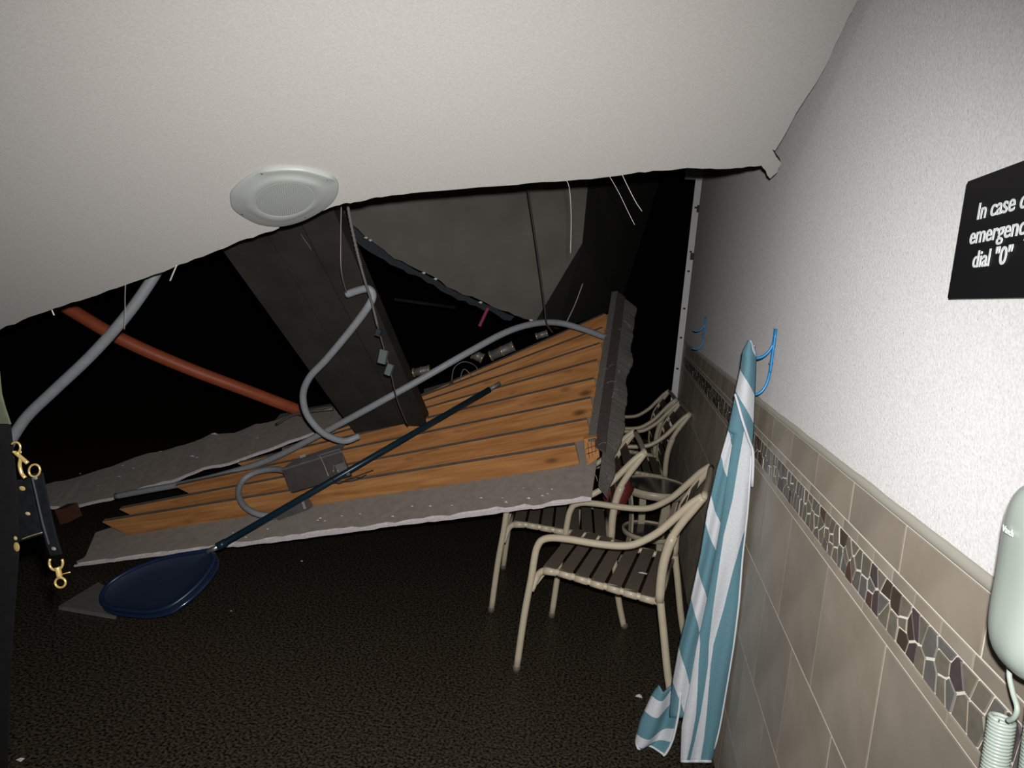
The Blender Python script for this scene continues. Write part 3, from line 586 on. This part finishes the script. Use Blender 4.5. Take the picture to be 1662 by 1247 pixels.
# ------------------------------------------------------------------ chairs
WID = .55
ARM = [(0, 0), (.014, .258), (.030, .425), (.038, .536), (.046, .577), (.063, .608), (.104, .627), (.18, .636), (.271, .639), (.359, .646), (.423, .659), (.47, .684), (.535, .738), (.595, .812), (.643, .872), (.685, .912)]
REAR = [(.68, 0), (.637, .148), (.60, .327), (.571, .471), (.565, .552), (.568, .619), (.578, .695), (.596, .743), (.624, .799), (.658, .856), (.688, .908)]
RAIL = [(.034, .375), (.048, .43), (.064, .458), (.094, .474), (.141, .474), (.272, .464), (.422, .452), (.565, .443)]
def make_chair(label, origin, ang):
    t = empty('patio_armchair', V((0, 0, 0)), label, 'chair', 'beige slatted patio armchairs')
    L3 = lambda q, y: V((q[0], y, q[1]))
    for y in (0, WID):
        tube('arm_frame', [L3(q, y) for q in ARM], .0155, chair_m, t, 10, 4)
        tube('rear_leg', [L3(q, y) for q in REAR], .016, chair_m, t, 10, 4)
        s = .022 if y == 0 else -.022
        tube('seat_rail', [L3(q, y+s*(1 if i else .3)) for i, q in enumerate(RAIL)], .0145, chair_m, t, 10, 4)
        for zz in ((.60, .327), (.571, .471), (.578, .695), (.624, .799)):
            pass
        i0 = V((.572, y, .60)); tube('back_sleeve', [L3((.570, .455), y), L3((.566, .56), y), L3((.573, .65), y), L3((.594, .735), y)], .019, chair_m, t, 10, 3)
    tube('top_rail', [V((.688, 0, .905)), V((.692, WID/2, .905)), V((.688, WID, .905))], .014, chair_m, t, 8, 4)
    tube('front_crossbar', [V((.045, .02, .40)), V((.045, WID-.02, .40))], .009, chair_m, t, 8, 0)
    tube('back_crossbar', [V((.565, .02, .435)), V((.565, WID-.02, .435))], .011, chair_m, t, 8, 0)
    def slat(name, c0, c1, w_, th, nn):
        d_ = (c1-c0).normalized(); s = d_.cross(nn).normalized()*w_/2; u_ = nn*th/2
        vv = [c0-s-u_, c0+s-u_, c1+s-u_, c1-s-u_, c0-s+u_, c0+s+u_, c1+s+u_, c1-s+u_]
        obj(name, vv, BF, strap_m, t, label='taupe '+name.replace('_', ' '))
        # light wrap where the strap goes round the rail
    rl = catmull([V((a, 0, b_)) for a, b_ in RAIL], 8)
    def at_x(x):
        p = min(rl, key=lambda q: abs(q.x-x)); return p.z
    for k in range(7):
        x = .105+.069*k; z = at_x(x)+.0155
        slat('seat_slat', V((x, .012, z)), V((x, WID-.012, z)), .056, .004, V((.02, 0, 1)).normalized())
        for y in (.022, WID-.022):
            v, f = tube_geo([V((x-.028, y, at_x(x-.028))), V((x+.028, y, at_x(x+.028)))], .0178, 10); obj('strap_wrap', v, f, chair_m, t, smooth=True)
    bk = catmull([V((a, 0, b_)) for a, b_ in REAR], 8)
    for k in range(5):
        z = .50+.079*k; p = min(bk, key=lambda q: abs(q.z-z))
        p2 = min(bk, key=lambda q: abs(q.z-z-.03)); nn = (p2-p).normalized().cross(V((0, 1, 0)))
        slat('back_slat', V((p.x-.004, .012, z)), V((p.x-.004, WID-.012, z)), .055, .004, nn)
    for nm, q in (('foot_cap', (0, 0)), ('foot_cap', (.68, 0))):
        for y in (0, WID): tube(nm, [V((q[0], y, 0)), V((q[0], y, .025))], .018, strap_m, t, 10, 0)
    t.location = origin; t.rotation_euler.z = ang
    return t
def copy_chair(src, label, origin, ang):
    r_ = src.copy(); C.objects.link(r_); r_.location = origin; r_.rotation_euler.z = ang; r_['label'] = label
    for ch in list(src.children):
        c = ch.copy(); C.objects.link(c); c.parent = r_
    return r_
R_ = math.radians
chA = make_chair('nearest beige slatted patio armchair, directly beside the striped towel', V((-.356, 2.692, .0)), R_(-9))
copy_chair(chA, 'beige patio armchair with the fallen drywall corner resting over its seat', V((-.578, 3.187, 0)), R_(5))
copy_chair(chA, 'beige patio armchair just behind the round side table', V((-.262, 4.60, 0)), R_(3))
copy_chair(chA, 'farthest beige patio armchair, mostly hidden near the wall track', V((-.315, 5.26, 0)), R_(3))
# chip on the nearest seat
o = anchor(obj('gypsum_chip', [P(1040, 937, 3.05)+V((x*.017, y*.01, z*.004)) for x, y, z in ((-1.2, -.6, 0), (1, -.9, 0), (1.2, .6, 0), (-.9, .8, 0), (0, 0, 1))], [(0, 3, 2, 1), (0, 1, 4), (1, 2, 4), (2, 3, 4), (3, 0, 4)], gyp_white)); 
u_ = V((math.cos(R_(-9)), math.sin(R_(-9)), 0)); w_ = V((-u_.y, u_.x, 0)); o.location = V((-.356, 2.692, .473))+u_*.47+w_*.21
tagp(o, 'white gypsum chip lying on the slats of the nearest chair', 'chip')
# ------------------------------------------------------------------ side table
tb = empty('side_table', V((.225, 4.22, 0)), 'small round beige side table with dark top between the chairs', 'table')
def disc(name, c, r_, z0, z1, mat, seg=40):
    v = [V((c.x+r_*math.cos(2*math.pi*i/seg), c.y+r_*math.sin(2*math.pi*i/seg), z)) for z in (z0, z1) for i in range(seg)]
    f = [tuple(range(seg))[::-1], tuple(range(seg, 2*seg))]+[(i, (i+1) % seg, seg+(i+1) % seg, seg+i) for i in range(seg)]
    return obj(name, v, f, mat, tb, smooth=False)
def hoop(name, c, r_, z, h_, mat, seg=40):
    pr = [(r_, z), (r_, z+h_), (r_-.014, z+h_+.003), (r_-.014, z)]
    v = [V((c.x+q[0]*math.cos(2*math.pi*i/seg), c.y+q[0]*math.sin(2*math.pi*i/seg), q[1])) for i in range(seg) for q in pr]
    f = [(i*4+k, i*4+(k+1) % 4, ((i+1) % seg)*4+(k+1) % 4, ((i+1) % seg)*4+k) for i in range(seg) for k in range(4)]
    return obj(name, v, f, mat, tb, smooth=True)
tcn = V((.225, 4.18, 0)); RT = .212
disc('glass_top', tcn, RT-.014, .500, .507, glass_top); hoop('top_rim', tcn, RT, .468, .045, chair_m)
disc('lower_shelf', tcn, RT-.045, .200, .206, glass_top); hoop('shelf_rim', tcn, RT-.032, .188, .028, chair_m)
for k in range(4):
    a = math.radians(25+90*k); dr = V((math.cos(a), math.sin(a), 0)); sd = V((-dr.y, dr.x, 0))*.022
    prof = [(.17, .47), (.155, .40), (.14, .30), (.135, .20), (.15, .10), (.185, 0)]
    v = []; 
    for r0, z in prof:
        c = tcn+dr*r0+V((0, 0, z)); v += [c-sd-dr*.006, c+sd-dr*.006, c+sd+dr*.006, c-sd+dr*.006]
    f = [(0, 3, 2, 1), (20, 21, 22, 23)]+[(i*4+q, i*4+(q+1) % 4, i*4+4+(q+1) % 4, i*4+4+q) for i in range(5) for q in range(4)]
    obj('leg', v, f, chair_m, tb)
# red cloth bundle between the second chair's back and the section end
v, f = [], []
c0 = V((-.01, 3.62, .47)); NBR = 14
for i in range(10):
    for j in range(NBR):
        a = 2*math.pi*j/NBR; r0 = (.02+.065*math.sin(math.pi*min(i, 9)/9*.93+.12))*(1+.28*noise.noise(V((math.cos(a)*2, math.sin(a)*2, i*.5))))
        v.append(c0+V((math.cos(a)*r0, math.sin(a)*r0*1.4, i*.030)))
for i in range(9):
    f += [(i*NBR+j, i*NBR+(j+1) % NBR, (i+1)*NBR+(j+1) % NBR, (i+1)*NBR+j) for j in range(NBR)]
f += [tuple(range(NBR))[::-1], tuple(range(9*NBR, 10*NBR))]
o = anchor(obj('red_cloth_bundle', v, f, red_m, smooth=True)); tagp(o, 'crumpled dark red cloth stuffed behind the second chair back', 'cloth')
# ------------------------------------------------------------------ blue wall hooks
def hook(y, zt, label):
    h = empty('wall_hook', V((Wd, y, zt-.1)), label, 'hook', 'blue wall hooks')
    X0 = Wd-.006
    tube('back_rod', [V((X0, y+.006, zt)), V((X0, y+.003, zt-.1)), V((X0, y+.003, zt-.14))], .0042, hookm, h, 8, 4)
    tube('back_rod', [V((X0, y-.006, zt)), V((X0, y-.003, zt-.1)), V((X0, y-.003, zt-.14))], .0042, hookm, h, 8, 4)
    tube('upper_prong', [V((X0, y, zt-.035)), V((X0-.006, y, zt-.062)), V((X0-.024, y, zt-.088)), V((X0-.048, y, zt-.098)), V((X0-.068, y, zt-.09))], .0045, hookm, h, 8, 5)
    tube('lower_prong', [V((X0, y, zt-.13)), V((X0-.004, y, zt-.17)), V((X0-.016, y, zt-.20)), V((X0-.036, y, zt-.214)), V((X0-.062, y, zt-.208))], .0045, hookm, h, 8, 5)
    for z in (zt-.055, zt-.11): tube('screw', [V((Wd-.001, y, z)), V((Wd-.013, y, z))], .004, alu, h, 8, 0)
hook(2.22, U(.09), 'bright blue double wire hook on the wall, the striped towel on it')
hook(4.42, U(.09), 'blue double wire hook on the wall, empty, farther than the towel')
# ------------------------------------------------------------------ striped beach towel
tw_white, tw_blue = (.72, .76, .80), (.145, .30, .365)
tm = bpy.data.materials.new('striped_terry'); tm.use_nodes = True; nt = tm.node_tree; b = nt.nodes['Principled BSDF']; b.inputs['Roughness'].default_value = .95; b.inputs['Specular IOR Level'].default_value = .05
uv = nt.nodes.new('ShaderNodeUVMap'); uv.uv_map = 'stripe'; sx = nt.nodes.new('ShaderNodeSeparateXYZ'); nt.links.new(uv.outputs[0], sx.inputs[0])
fr_ = nt.nodes.new('ShaderNodeMath'); fr_.operation = 'FRACT'; nt.links.new(sx.outputs[0], fr_.inputs[0])
gt = nt.nodes.new('ShaderNodeMath'); gt.operation = 'GREATER_THAN'; nt.links.new(fr_.outputs[0], gt.inputs[0]); nt.links.new(sx.outputs[1], gt.inputs[1])
nz = nt.nodes.new('ShaderNodeTexNoise'); nz.inputs['Scale'].default_value = 180; tcx = nt.nodes.new('ShaderNodeTexCoord'); nt.links.new(tcx.outputs['Object'], nz.inputs['Vector'])
mxa = nt.nodes.new('ShaderNodeMix'); mxa.data_type = 'RGBA'; nt.links.new(gt.outputs[0], mxa.inputs['Factor']); mxa.inputs[6].default_value = (*tw_blue, 1); mxa.inputs[7].default_value = (*tw_white, 1)
mxb = nt.nodes.new('ShaderNodeMix'); mxb.data_type = 'RGBA'; mxb.blend_type = 'MULTIPLY'; mxb.inputs['Factor'].default_value = .35
nt.links.new(mxa.outputs[2], mxb.inputs[6]); nt.links.new(nz.outputs['Color'], mxb.inputs[7]); nt.links.new(mxb.outputs[2], b.inputs['Base Color'])
bpn = nt.nodes.new('ShaderNodeBump'); bpn.inputs['Strength'].default_value = .4; bpn.inputs['Distance'].default_value = .003; nt.links.new(nz.outputs['Fac'], bpn.inputs['Height']); nt.links.new(bpn.outputs[0], b.inputs['Normal'])
white_hem = M('white_hem', (.66, .69, .72), .95)
Ledge = [(553, 1216), (570, 1207), (600, 1203), (640, 1194), (700, 1182), (760, 1164), (830, 1148), (900, 1137), (980, 1120), (1050, 1102), (1110, 1091), (1160, 1087), (1245, 1092)]
Seam = [(553, 1218), (640, 1204), (700, 1194), (760, 1184), (830, 1175), (900, 1163), (980, 1148), (1050, 1132), (1110, 1122), (1180, 1108), (1245, 1106)]
Redge = [(553, 1219), (575, 1226), (640, 1224), (700, 1222), (760, 1218), (830, 1213), (900, 1205), (980, 1199), (1050, 1190), (1110, 1180), (1180, 1168), (1252, 1150)]
TY = 2.235
tw = empty('beach_towel', V((.37, TY, .8)), 'blue and white striped beach towel hanging from the blue hook to the floor', 'towel')
def cloth(name, y0, y1, nI, nJ, fpt, fuv, parent=tw, th=.006):
    vs_, fs, uvs = [], [], []
    for j in range(nJ+1):
        for i in range(nI+1):
            s, t = i/nI, j/nJ; py = y0+(y1-y0)*t; vs_.append(fpt(s, py, t)); uvs.append(fuv(s, py, t))
    for j in range(nJ):
        for i in range(nI): a = j*(nI+1)+i; fs.append((a, a+1, a+nI+2, a+nI+1))
    me = bpy.data.meshes.new(name); me.from_pydata([tuple(q) for q in vs_], [], fs); ul_ = me.uv_layers.new(name='stripe')
    for l in me.loops: ul_.data[l.index].uv = uvs[l.vertex_index]
    me.materials.append(tm); me.polygons.foreach_set('use_smooth', [True]*len(me.polygons))
    o = bpy.data.objects.new(name, me); C.objects.link(o); o.parent = parent; me.transform(W2L(parent))
    md = o.modifiers.new('thick', 'SOLIDIFY'); md.thickness = th; md.offset = 0
    return o
def side_fold(s, py, t):
    a, b_ = interp(Ledge, py), interp(Seam, py)+8
    px = a+(b_-a)*s; wv = .022*math.sin(s*math.pi)*(.3+t)+.006*math.sin(s*9+t*6); return P(px, py, TY+.03-wv+.04*s*0)
def side_uv(s, py, t):
    a, b_ = interp(Ledge, py), interp(Seam, py)+8; x = (b_-a)*s
    ph = (py-x*(1.55+.3*t)-560)/(88+26*t)
    return (ph+.12, .60)
cloth('left_fold', 560, 1165, 14, 110, side_fold, side_uv)
def main_fold(s, py, t):
    a, b_ = interp(Seam, py)-(10 if py < 700 else 1), interp(Redge, py); px = a+(b_-a)*s
    wv = .018*math.sin(s*math.pi*1.0)+.014*t*math.sin(s*8+.8)+.004*math.sin(t*14+s*5); return P(px, py, TY-.012-wv)
LA = [(1005, 1136), (1044, 1137), (1080, 1134), (1120, 1132), (1160, 1129), (1200, 1122), (1240, 1113)]
LB = [(650, 1216), (700, 1207), (753, 1198), (811, 1189), (870, 1175), (928, 1166), (986, 1157), (1044, 1150), (1080, 1149), (1120, 1143), (1160, 1136), (1200, 1127), (1240, 1117)]
LC = [(650, 1250), (800, 1232), (870, 1204), (928, 1189), (986, 1175), (1044, 1158), (1080, 1153), (1120, 1150), (1160, 1147), (1200, 1143), (1240, 1137)]
def main_uv(s, py, t):
    a, b_ = interp(Seam, py)-(10 if py < 700 else 1), interp(Redge, py); x = a+(b_-a)*s
    A, B_, C_ = interp(LA, py), interp(LB, py), interp(LC, py)
    if py < 1000: A = interp(Seam, py)-30
    if x < A: ph = 1-.5*min(.9, (A-x)/28)
    elif x < B_: ph = 1+.5*(x-A)/max(B_-A, 1)
    elif x < C_: ph = 1.5+.5*(x-B_)/max(C_-B_, 1)
    else: ph = 2+.5*min(.9, (x-C_)/34)
    return (ph, .5)
cloth('front_fold', 655, 1235, 70, 130, main_fold, main_uv)
def top_wrap(s, py, t):
    a, b_ = interp(Ledge, py)-1, interp(Redge, py)+1; a = max(a, 1194+0*t); px = a+(b_-a)*s
    lim = 1
    return P(px, py+0, TY-.012-.035*math.sin(s*math.pi)-.004)
def wrap_pt(s, py, t):
    # lower hem runs diagonally: left 636 -> right 715
    yb = 640+(s**1.15)*88; y = 553+(yb-553)*t
    a, b_ = interp(Ledge, y)-1, interp(Redge, y)+.5; px = a+(b_-a)*s
    return P(px, y, TY-.030-.028*math.sin(s*math.pi)*min(1, .3+t*3))
def wrap_uv(s, py, t):
    yb = 640+(s**1.15)*88; y = 553+(yb-553)*t; a, b_ = interp(Ledge, y), interp(Redge, y)
    ph = (y-(b_-a)*s*1.45-553)/82.0
    return (ph+.02, .58)
cloth('top_wrap', 0, 1, 16, 50, wrap_pt, wrap_uv)
hm = [wrap_pt(s, 0, 1.0) for s in [i/12 for i in range(13)]]; hm = [p-V((0, .004, 0)) for p in hm]+[P(1222.5, 745, TY-.035), P(1221, 790, TY-.03)]
tube('hem', hm, .0048, white_hem, tw, 6, 3)
tube('hem', [main_fold(1, y, (y-655)/580)-V((0, .003, 0)) for y in range(740, 1236, 25)], .004, white_hem, tw, 6, 2)
# bunched tail on the floor
tp = [[(1070, 1112), (1060, 1125), (1050, 1146), (1040, 1168), (1034, 1190), (1031, 1203), (1032, 1207)], [(1078, 1120), (1073, 1140), (1066, 1165), (1058, 1187), (1050, 1202), (1042, 1211), (1038, 1212)], [(1092, 1118), (1090, 1140), (1082, 1168), (1075, 1190), (1067, 1206), (1058, 1216), (1052, 1217)], [(1104, 1120), (1102, 1145), (1098, 1168), (1093, 1190), (1087, 1206), (1080, 1218), (1076, 1221)]]
rows = [catmull([V((a, b_, 0)) for a, b_ in r0], 5) for r0 in tp]; nT = len(rows[0])
def tail_pt(s, py, t):
    k = min(int(s*3), 2); w0 = s*3-k; i = min(int(t*(nT-1)+1e-6), nT-1); a = rows[k][i].lerp(rows[k+1][i], w0)
    g_ = FL(a.x, a.y, .012); y = TY+.02+.0*t; p = P(a.x, a.y, y)+V((0, -.02*math.sin(s*7), 0))
    return p if p.z > .015 and p.y < g_.y else g_
def tail_uv(s, py, t): return ((t*2.1+s*.55+.18), .60)
cloth('floor_tail', 0, 1, 18, nT-1, tail_pt, tail_uv)
tube('hem', [tail_pt(1, 0, t)-V((0, .006, 0)) for t in [i/12 for i in range(13)]], .0045, white_hem, tw, 6, 2)
tube('hem', [tail_pt(s, 0, 1)-V((0, .004, -.004)) for s in [i/8 for i in range(9)]], .004, white_hem, tw, 6, 2)
tube('hem', [main_fold(s, 1235, 1.0)-V((0, .003, 0)) for s in [i/12 for i in range(13)]], .005, white_hem, tw, 6, 2)
# ------------------------------------------------------------------ emergency sign
def WP(y, z, x=0): return V((Wd-x, y, z))
y0s, y1s, z0s, z1s = .62, 1.06, CAMH+.0435, CAMH+.207
sg = empty('emergency_sign', WP(.85, z0s), 'black wall sign reading In case of emergency dial "0" in white', 'sign')
vv = box_v(Wd-.006, Wd+.002, y0s, y1s, z0s, z1s)
me = bpy.data.meshes.new('sign_plate'); bm = bmesh.new(); q = [bm.verts.new(x) for x in vv]; [bm.faces.new([q[i] for i in ff]) for ff in BF]; bmesh.ops.recalc_face_normals(bm, faces=bm.faces)
bmesh.ops.bevel(bm, geom=[e_ for e_ in bm.edges if abs(e_.verts[0].co.x-e_.verts[1].co.x) > .001], offset=.003, segments=3, affect='EDGES'); bm.to_mesh(me); bm.free(); me.materials.append(signm)
o = bpy.data.objects.new('sign_plate', me); C.objects.link(o); o.parent = sg; me.transform(W2L(sg))
def text_on_wall(name, s, y, z, size, parent, wid=1.0, x=.0066, off=.0004, mat=letter, ext=.0003):
    cu = bpy.data.curves.new(name, 'FONT'); cu.body = s; cu.size = size; cu.offset = off; cu.extrude = ext; cu.align_x = 'LEFT'; cu.align_y = 'BOTTOM_BASELINE'; cu.space_character = .98
    t = bpy.data.objects.new(name, cu); C.objects.link(t)
    dg = bpy.context.evaluated_depsgraph_get(); me = bpy.data.meshes.new_from_object(t.evaluated_get(dg)); bpy.data.objects.remove(t)
    # text x -> -Y (reads left to right from the room), text y -> Z, facing -X
    m_ = Matrix(((0, 0, -1, Wd-x), (-wid, 0, 0, y), (0, 1, 0, z), (0, 0, 0, 1)))
    me.transform(m_); me.materials.clear(); me.materials.append(mat)
    o = bpy.data.objects.new(name, me); C.objects.link(o); o.parent = parent; me.transform(W2L(parent)); return o
text_on_wall('lettering', 'In case of', 1.0125, CAMH+.149, .0312, sg, 1.11)
text_on_wall('lettering', 'emergency', 1.022, CAMH+.1175, .0312, sg, 1.11)
text_on_wall('lettering', 'dial "0"', 1.003, CAMH+.085, .0312, sg, 1.11)
# ------------------------------------------------------------------ wall telephone
ph = empty('wall_telephone', WP(.65, CAMH-.25), 'pale white-green telephone handset on the wall with coiled cord', 'telephone')
v, f = [], []; NZ, NA = 28, 20; ytop, ybot = CAMH-.128, CAMH-.338
for i in range(NZ+1):
    t = i/NZ; z = ytop+(ybot-ytop)*t; en = (1-abs(2*t-1)**5)**.5
    hw = .054*(.72+.28*math.sin(math.pi*min(1, t*1.05)))*max(en, .02); dpt = (.062-.010*math.sin(math.pi*t))*max(en, .05)
    yc = .706-.004*t
    for k in range(NA):
        a = math.pi*k/(NA-1); ca, sa_ = math.cos(a), math.sin(a)
        v.append(V((Wd-.004-dpt*(abs(sa_)**.55), yc+hw*(1 if ca > 0 else -1)*abs(ca)**.75, z)))
for i in range(NZ):
    for k in range(NA-1): f.append((i*NA+k, i*NA+k+1, (i+1)*NA+k+1, (i+1)*NA+k))
    f.append((i*NA+NA-1, i*NA, (i+1)*NA, (i+1)*NA+NA-1))
f += [tuple(range(NA)), tuple(range(NZ*NA, (NZ+1)*NA))[::-1]]
obj('handset', v, f, phone_m, ph, smooth=True)
sbox('wall_cradle', (Wd-.02, .55, CAMH-.33), (Wd, .68, CAMH-.12), phone_m, ph)
text_on_wall('lettering', 'Vtech', .722, CAMH-.194, .0095, ph, .9, x=.0605, off=0, mat=M('faint_lettering', (.62, .68, .64), .5))
def coil(name, p0, p1, r_, turns, rt):
    ax = (p1-p0); L = ax.length; ax.normalize(); e1 = ax.orthogonal().normalized(); e2 = ax.cross(e1); n_ = turns*12
    return [p0+ax*(L*i/n_)+(e1*math.cos(2*math.pi*i/12)+e2*math.sin(2*math.pi*i/12))*r_ for i in range(n_+1)]
def WX(px, py, x):
    d = ray(px, py); return O+d*(x/d.x)
xw = Wd-.03
ca_, cb_ = WX(1627, 1166, xw), WX(1602, 1330, xw)
tube('cord_lead', [WX(1642, 1072, xw), WX(1638, 1095, xw), WX(1644, 1125, xw), WX(1651, 1150, xw), WX(1646, 1165, xw), WX(1636, 1170, xw)], .0026, phone_m, ph, 8, 6)
cp = coil('c', ca_, cb_, .0105, 30, .0024); v, f = tube_geo(cp, .0022, 6); obj('coiled_cord', v, f, phone_m, ph, smooth=True)
cp = coil('c', WX(1690, 1150, xw), WX(1668, 1330, xw), .0095, 30, .0024); v, f = tube_geo(cp, .0024, 6); obj('coiled_cord', v, f, phone_m, ph, smooth=True)
# ------------------------------------------------------------------ dark post with leather straps at the left
YS = .95
pn = empty('dark_post', P(0, 900, YS), 'black panel edge with pale green painted top at the left frame edge', 'panel')
def prism(name, outl, Y, th, mat, parent):
    return plate(name, [P(a, b_, Y) for a, b_ in outl], V((-.0, th, 0)), mat, parent)
prism('black_panel', [(-60, 688), (14, 688), (18, 720), (26, 800), (28, 900), (20, 1010), (14, 1110), (8, 1300), (-60, 1300)], YS, .004, blackp, pn)
prism('painted_top', [(-60, 560), (-4, 600), (0, 640), (6, 662), (12, 680), (15, 689), (-60, 692)], YS, .004, palegreen, pn)
def ring3(name, px, py, rx, ry, Y, r_, mat, parent, arc=(0, 360), rot=0, n=22):
    p = []
    for i in range(n+1):
        a = math.radians(arc[0]+(arc[1]-arc[0])*i/n); x, y = rx*math.cos(a), ry*math.sin(a); c_, s_ = math.cos(rot), math.sin(rot)
        p.append(P(px+x*c_-y*s_, py+x*s_+y*c_, Y))
    full = abs(arc[1]-arc[0]) >= 360
    v, f = tube_geo(p[:-1] if full else p, r_, 8, full); return obj(name, v, f, mat, parent, smooth=True)
px1 = pm(1, P(60, 830, YS))
ls = empty('leather_strap', P(60, 770, YS-.03), 'black leather strap with gold rings and a swivel clip at its lower end', 'strap')
Y2 = YS-.03
def strapm(name, L_, R__, Y, mat, parent, th=.004):
    a = [P(*q, Y) for q in L_]; b_ = [P(*q, Y) for q in R__]; return plate(name, a+b_[::-1], V((0, th, 0)), mat, parent)
strapm('strap', [(49, 770), (56, 800), (66, 850), (76, 888), (82, 903)], [(67, 768), (73, 800), (84, 850), (93, 885), (98, 900)], Y2, leather, ls)
strapm('stitched_edge', [(51, 776), (58, 806), (68, 850), (78, 884)], [(53, 776), (60, 806), (70, 850), (80, 884)], Y2-.0015, M('strap_edge', (.035, .038, .04), .5), ls, .001)
def rivet(px, py, Y, r_, mat, parent, ry=None):
    c = P(px, py, Y); v = [c-V((0, .0025, 0))]+[c+V((math.cos(i*math.pi/8)*r_, 0, math.sin(i*math.pi/8)*(ry or r_))) for i in range(16)]
    return obj('rivet', v, [(0, 1+i, 1+(i+1) % 16) for i in range(16)], mat, parent, smooth=True)
rivet(57, 776, Y2-.001, px1*4.5, alu, ls, px1*3); rivet(87, 891, Y2-.001, px1*4.5, alu, ls, px1*3)
ring3('ring', 56, 764, 9, 10, Y2, px1*1.6, gold, ls, rot=.3)
ring3('ring', 91, 914, 11, 12, Y2, px1*1.9, gold, ls, arc=(-30, 210))
tube('clip_body', [P(93, 921, Y2), P(95, 928, Y2), P(97, 937, Y2)], [px1*3.2]*3 and px1*4.2, gold, ls, 10, 3)
ring3('clip_ring', 98, 946, 8.5, 8, Y2, px1*1.8, gold, ls)
tube('clip_trigger', [P(102, 932, Y2), P(114, 929, Y2)], px1*1.0, gold, ls, 6, 0)
ring3('clip_ring', 25, 727, 8, 9, Y2, px1*1.6, gold, ls, arc=(-150, 60), rot=.2)
tube('clip_body', [P(24, 734, Y2), P(31, 740, Y2), P(38, 746, Y2), P(45, 752, Y2)], px1*3.0, gold, ls, 10, 3)
tube('clip_hook', [P(34, 744, Y2), P(32, 755, Y2), P(35, 768, Y2), P(41, 776, Y2)], px1*2.8, gold, ls, 10, 4)
rivet(33, 734, Y2-.004, px1*2.5, gold, ls); rivet(22, 734, Y2-.004, px1*2.2, gold, ls)
l2 = empty('leather_strap', P(40, 830, YS+.03), 'dull black leather strap with gold studs hanging behind the swivel clip strap', 'strap')
strapm('strap', [(26, 780), (24, 820), (28, 870), (30, 880)], [(48, 775), (55, 820), (66, 860), (68, 868)], YS+.005, leather, l2)
rivet(36, 793, YS+.002, px1*6, gold, l2, px1*4); rivet(45, 834, YS+.002, px1*5, brass, l2, px1*3); rivet(25, 874, YS-.004, px1*3.5, brass, l2); rivet(27, 888, YS-.002, px1*6, gold, l2, px1*8)
tube('thin_chain', [P(34, 876, YS), P(50, 870, YS), P(70, 864, YS)], px1*.7, brass, l2, 5, 3)
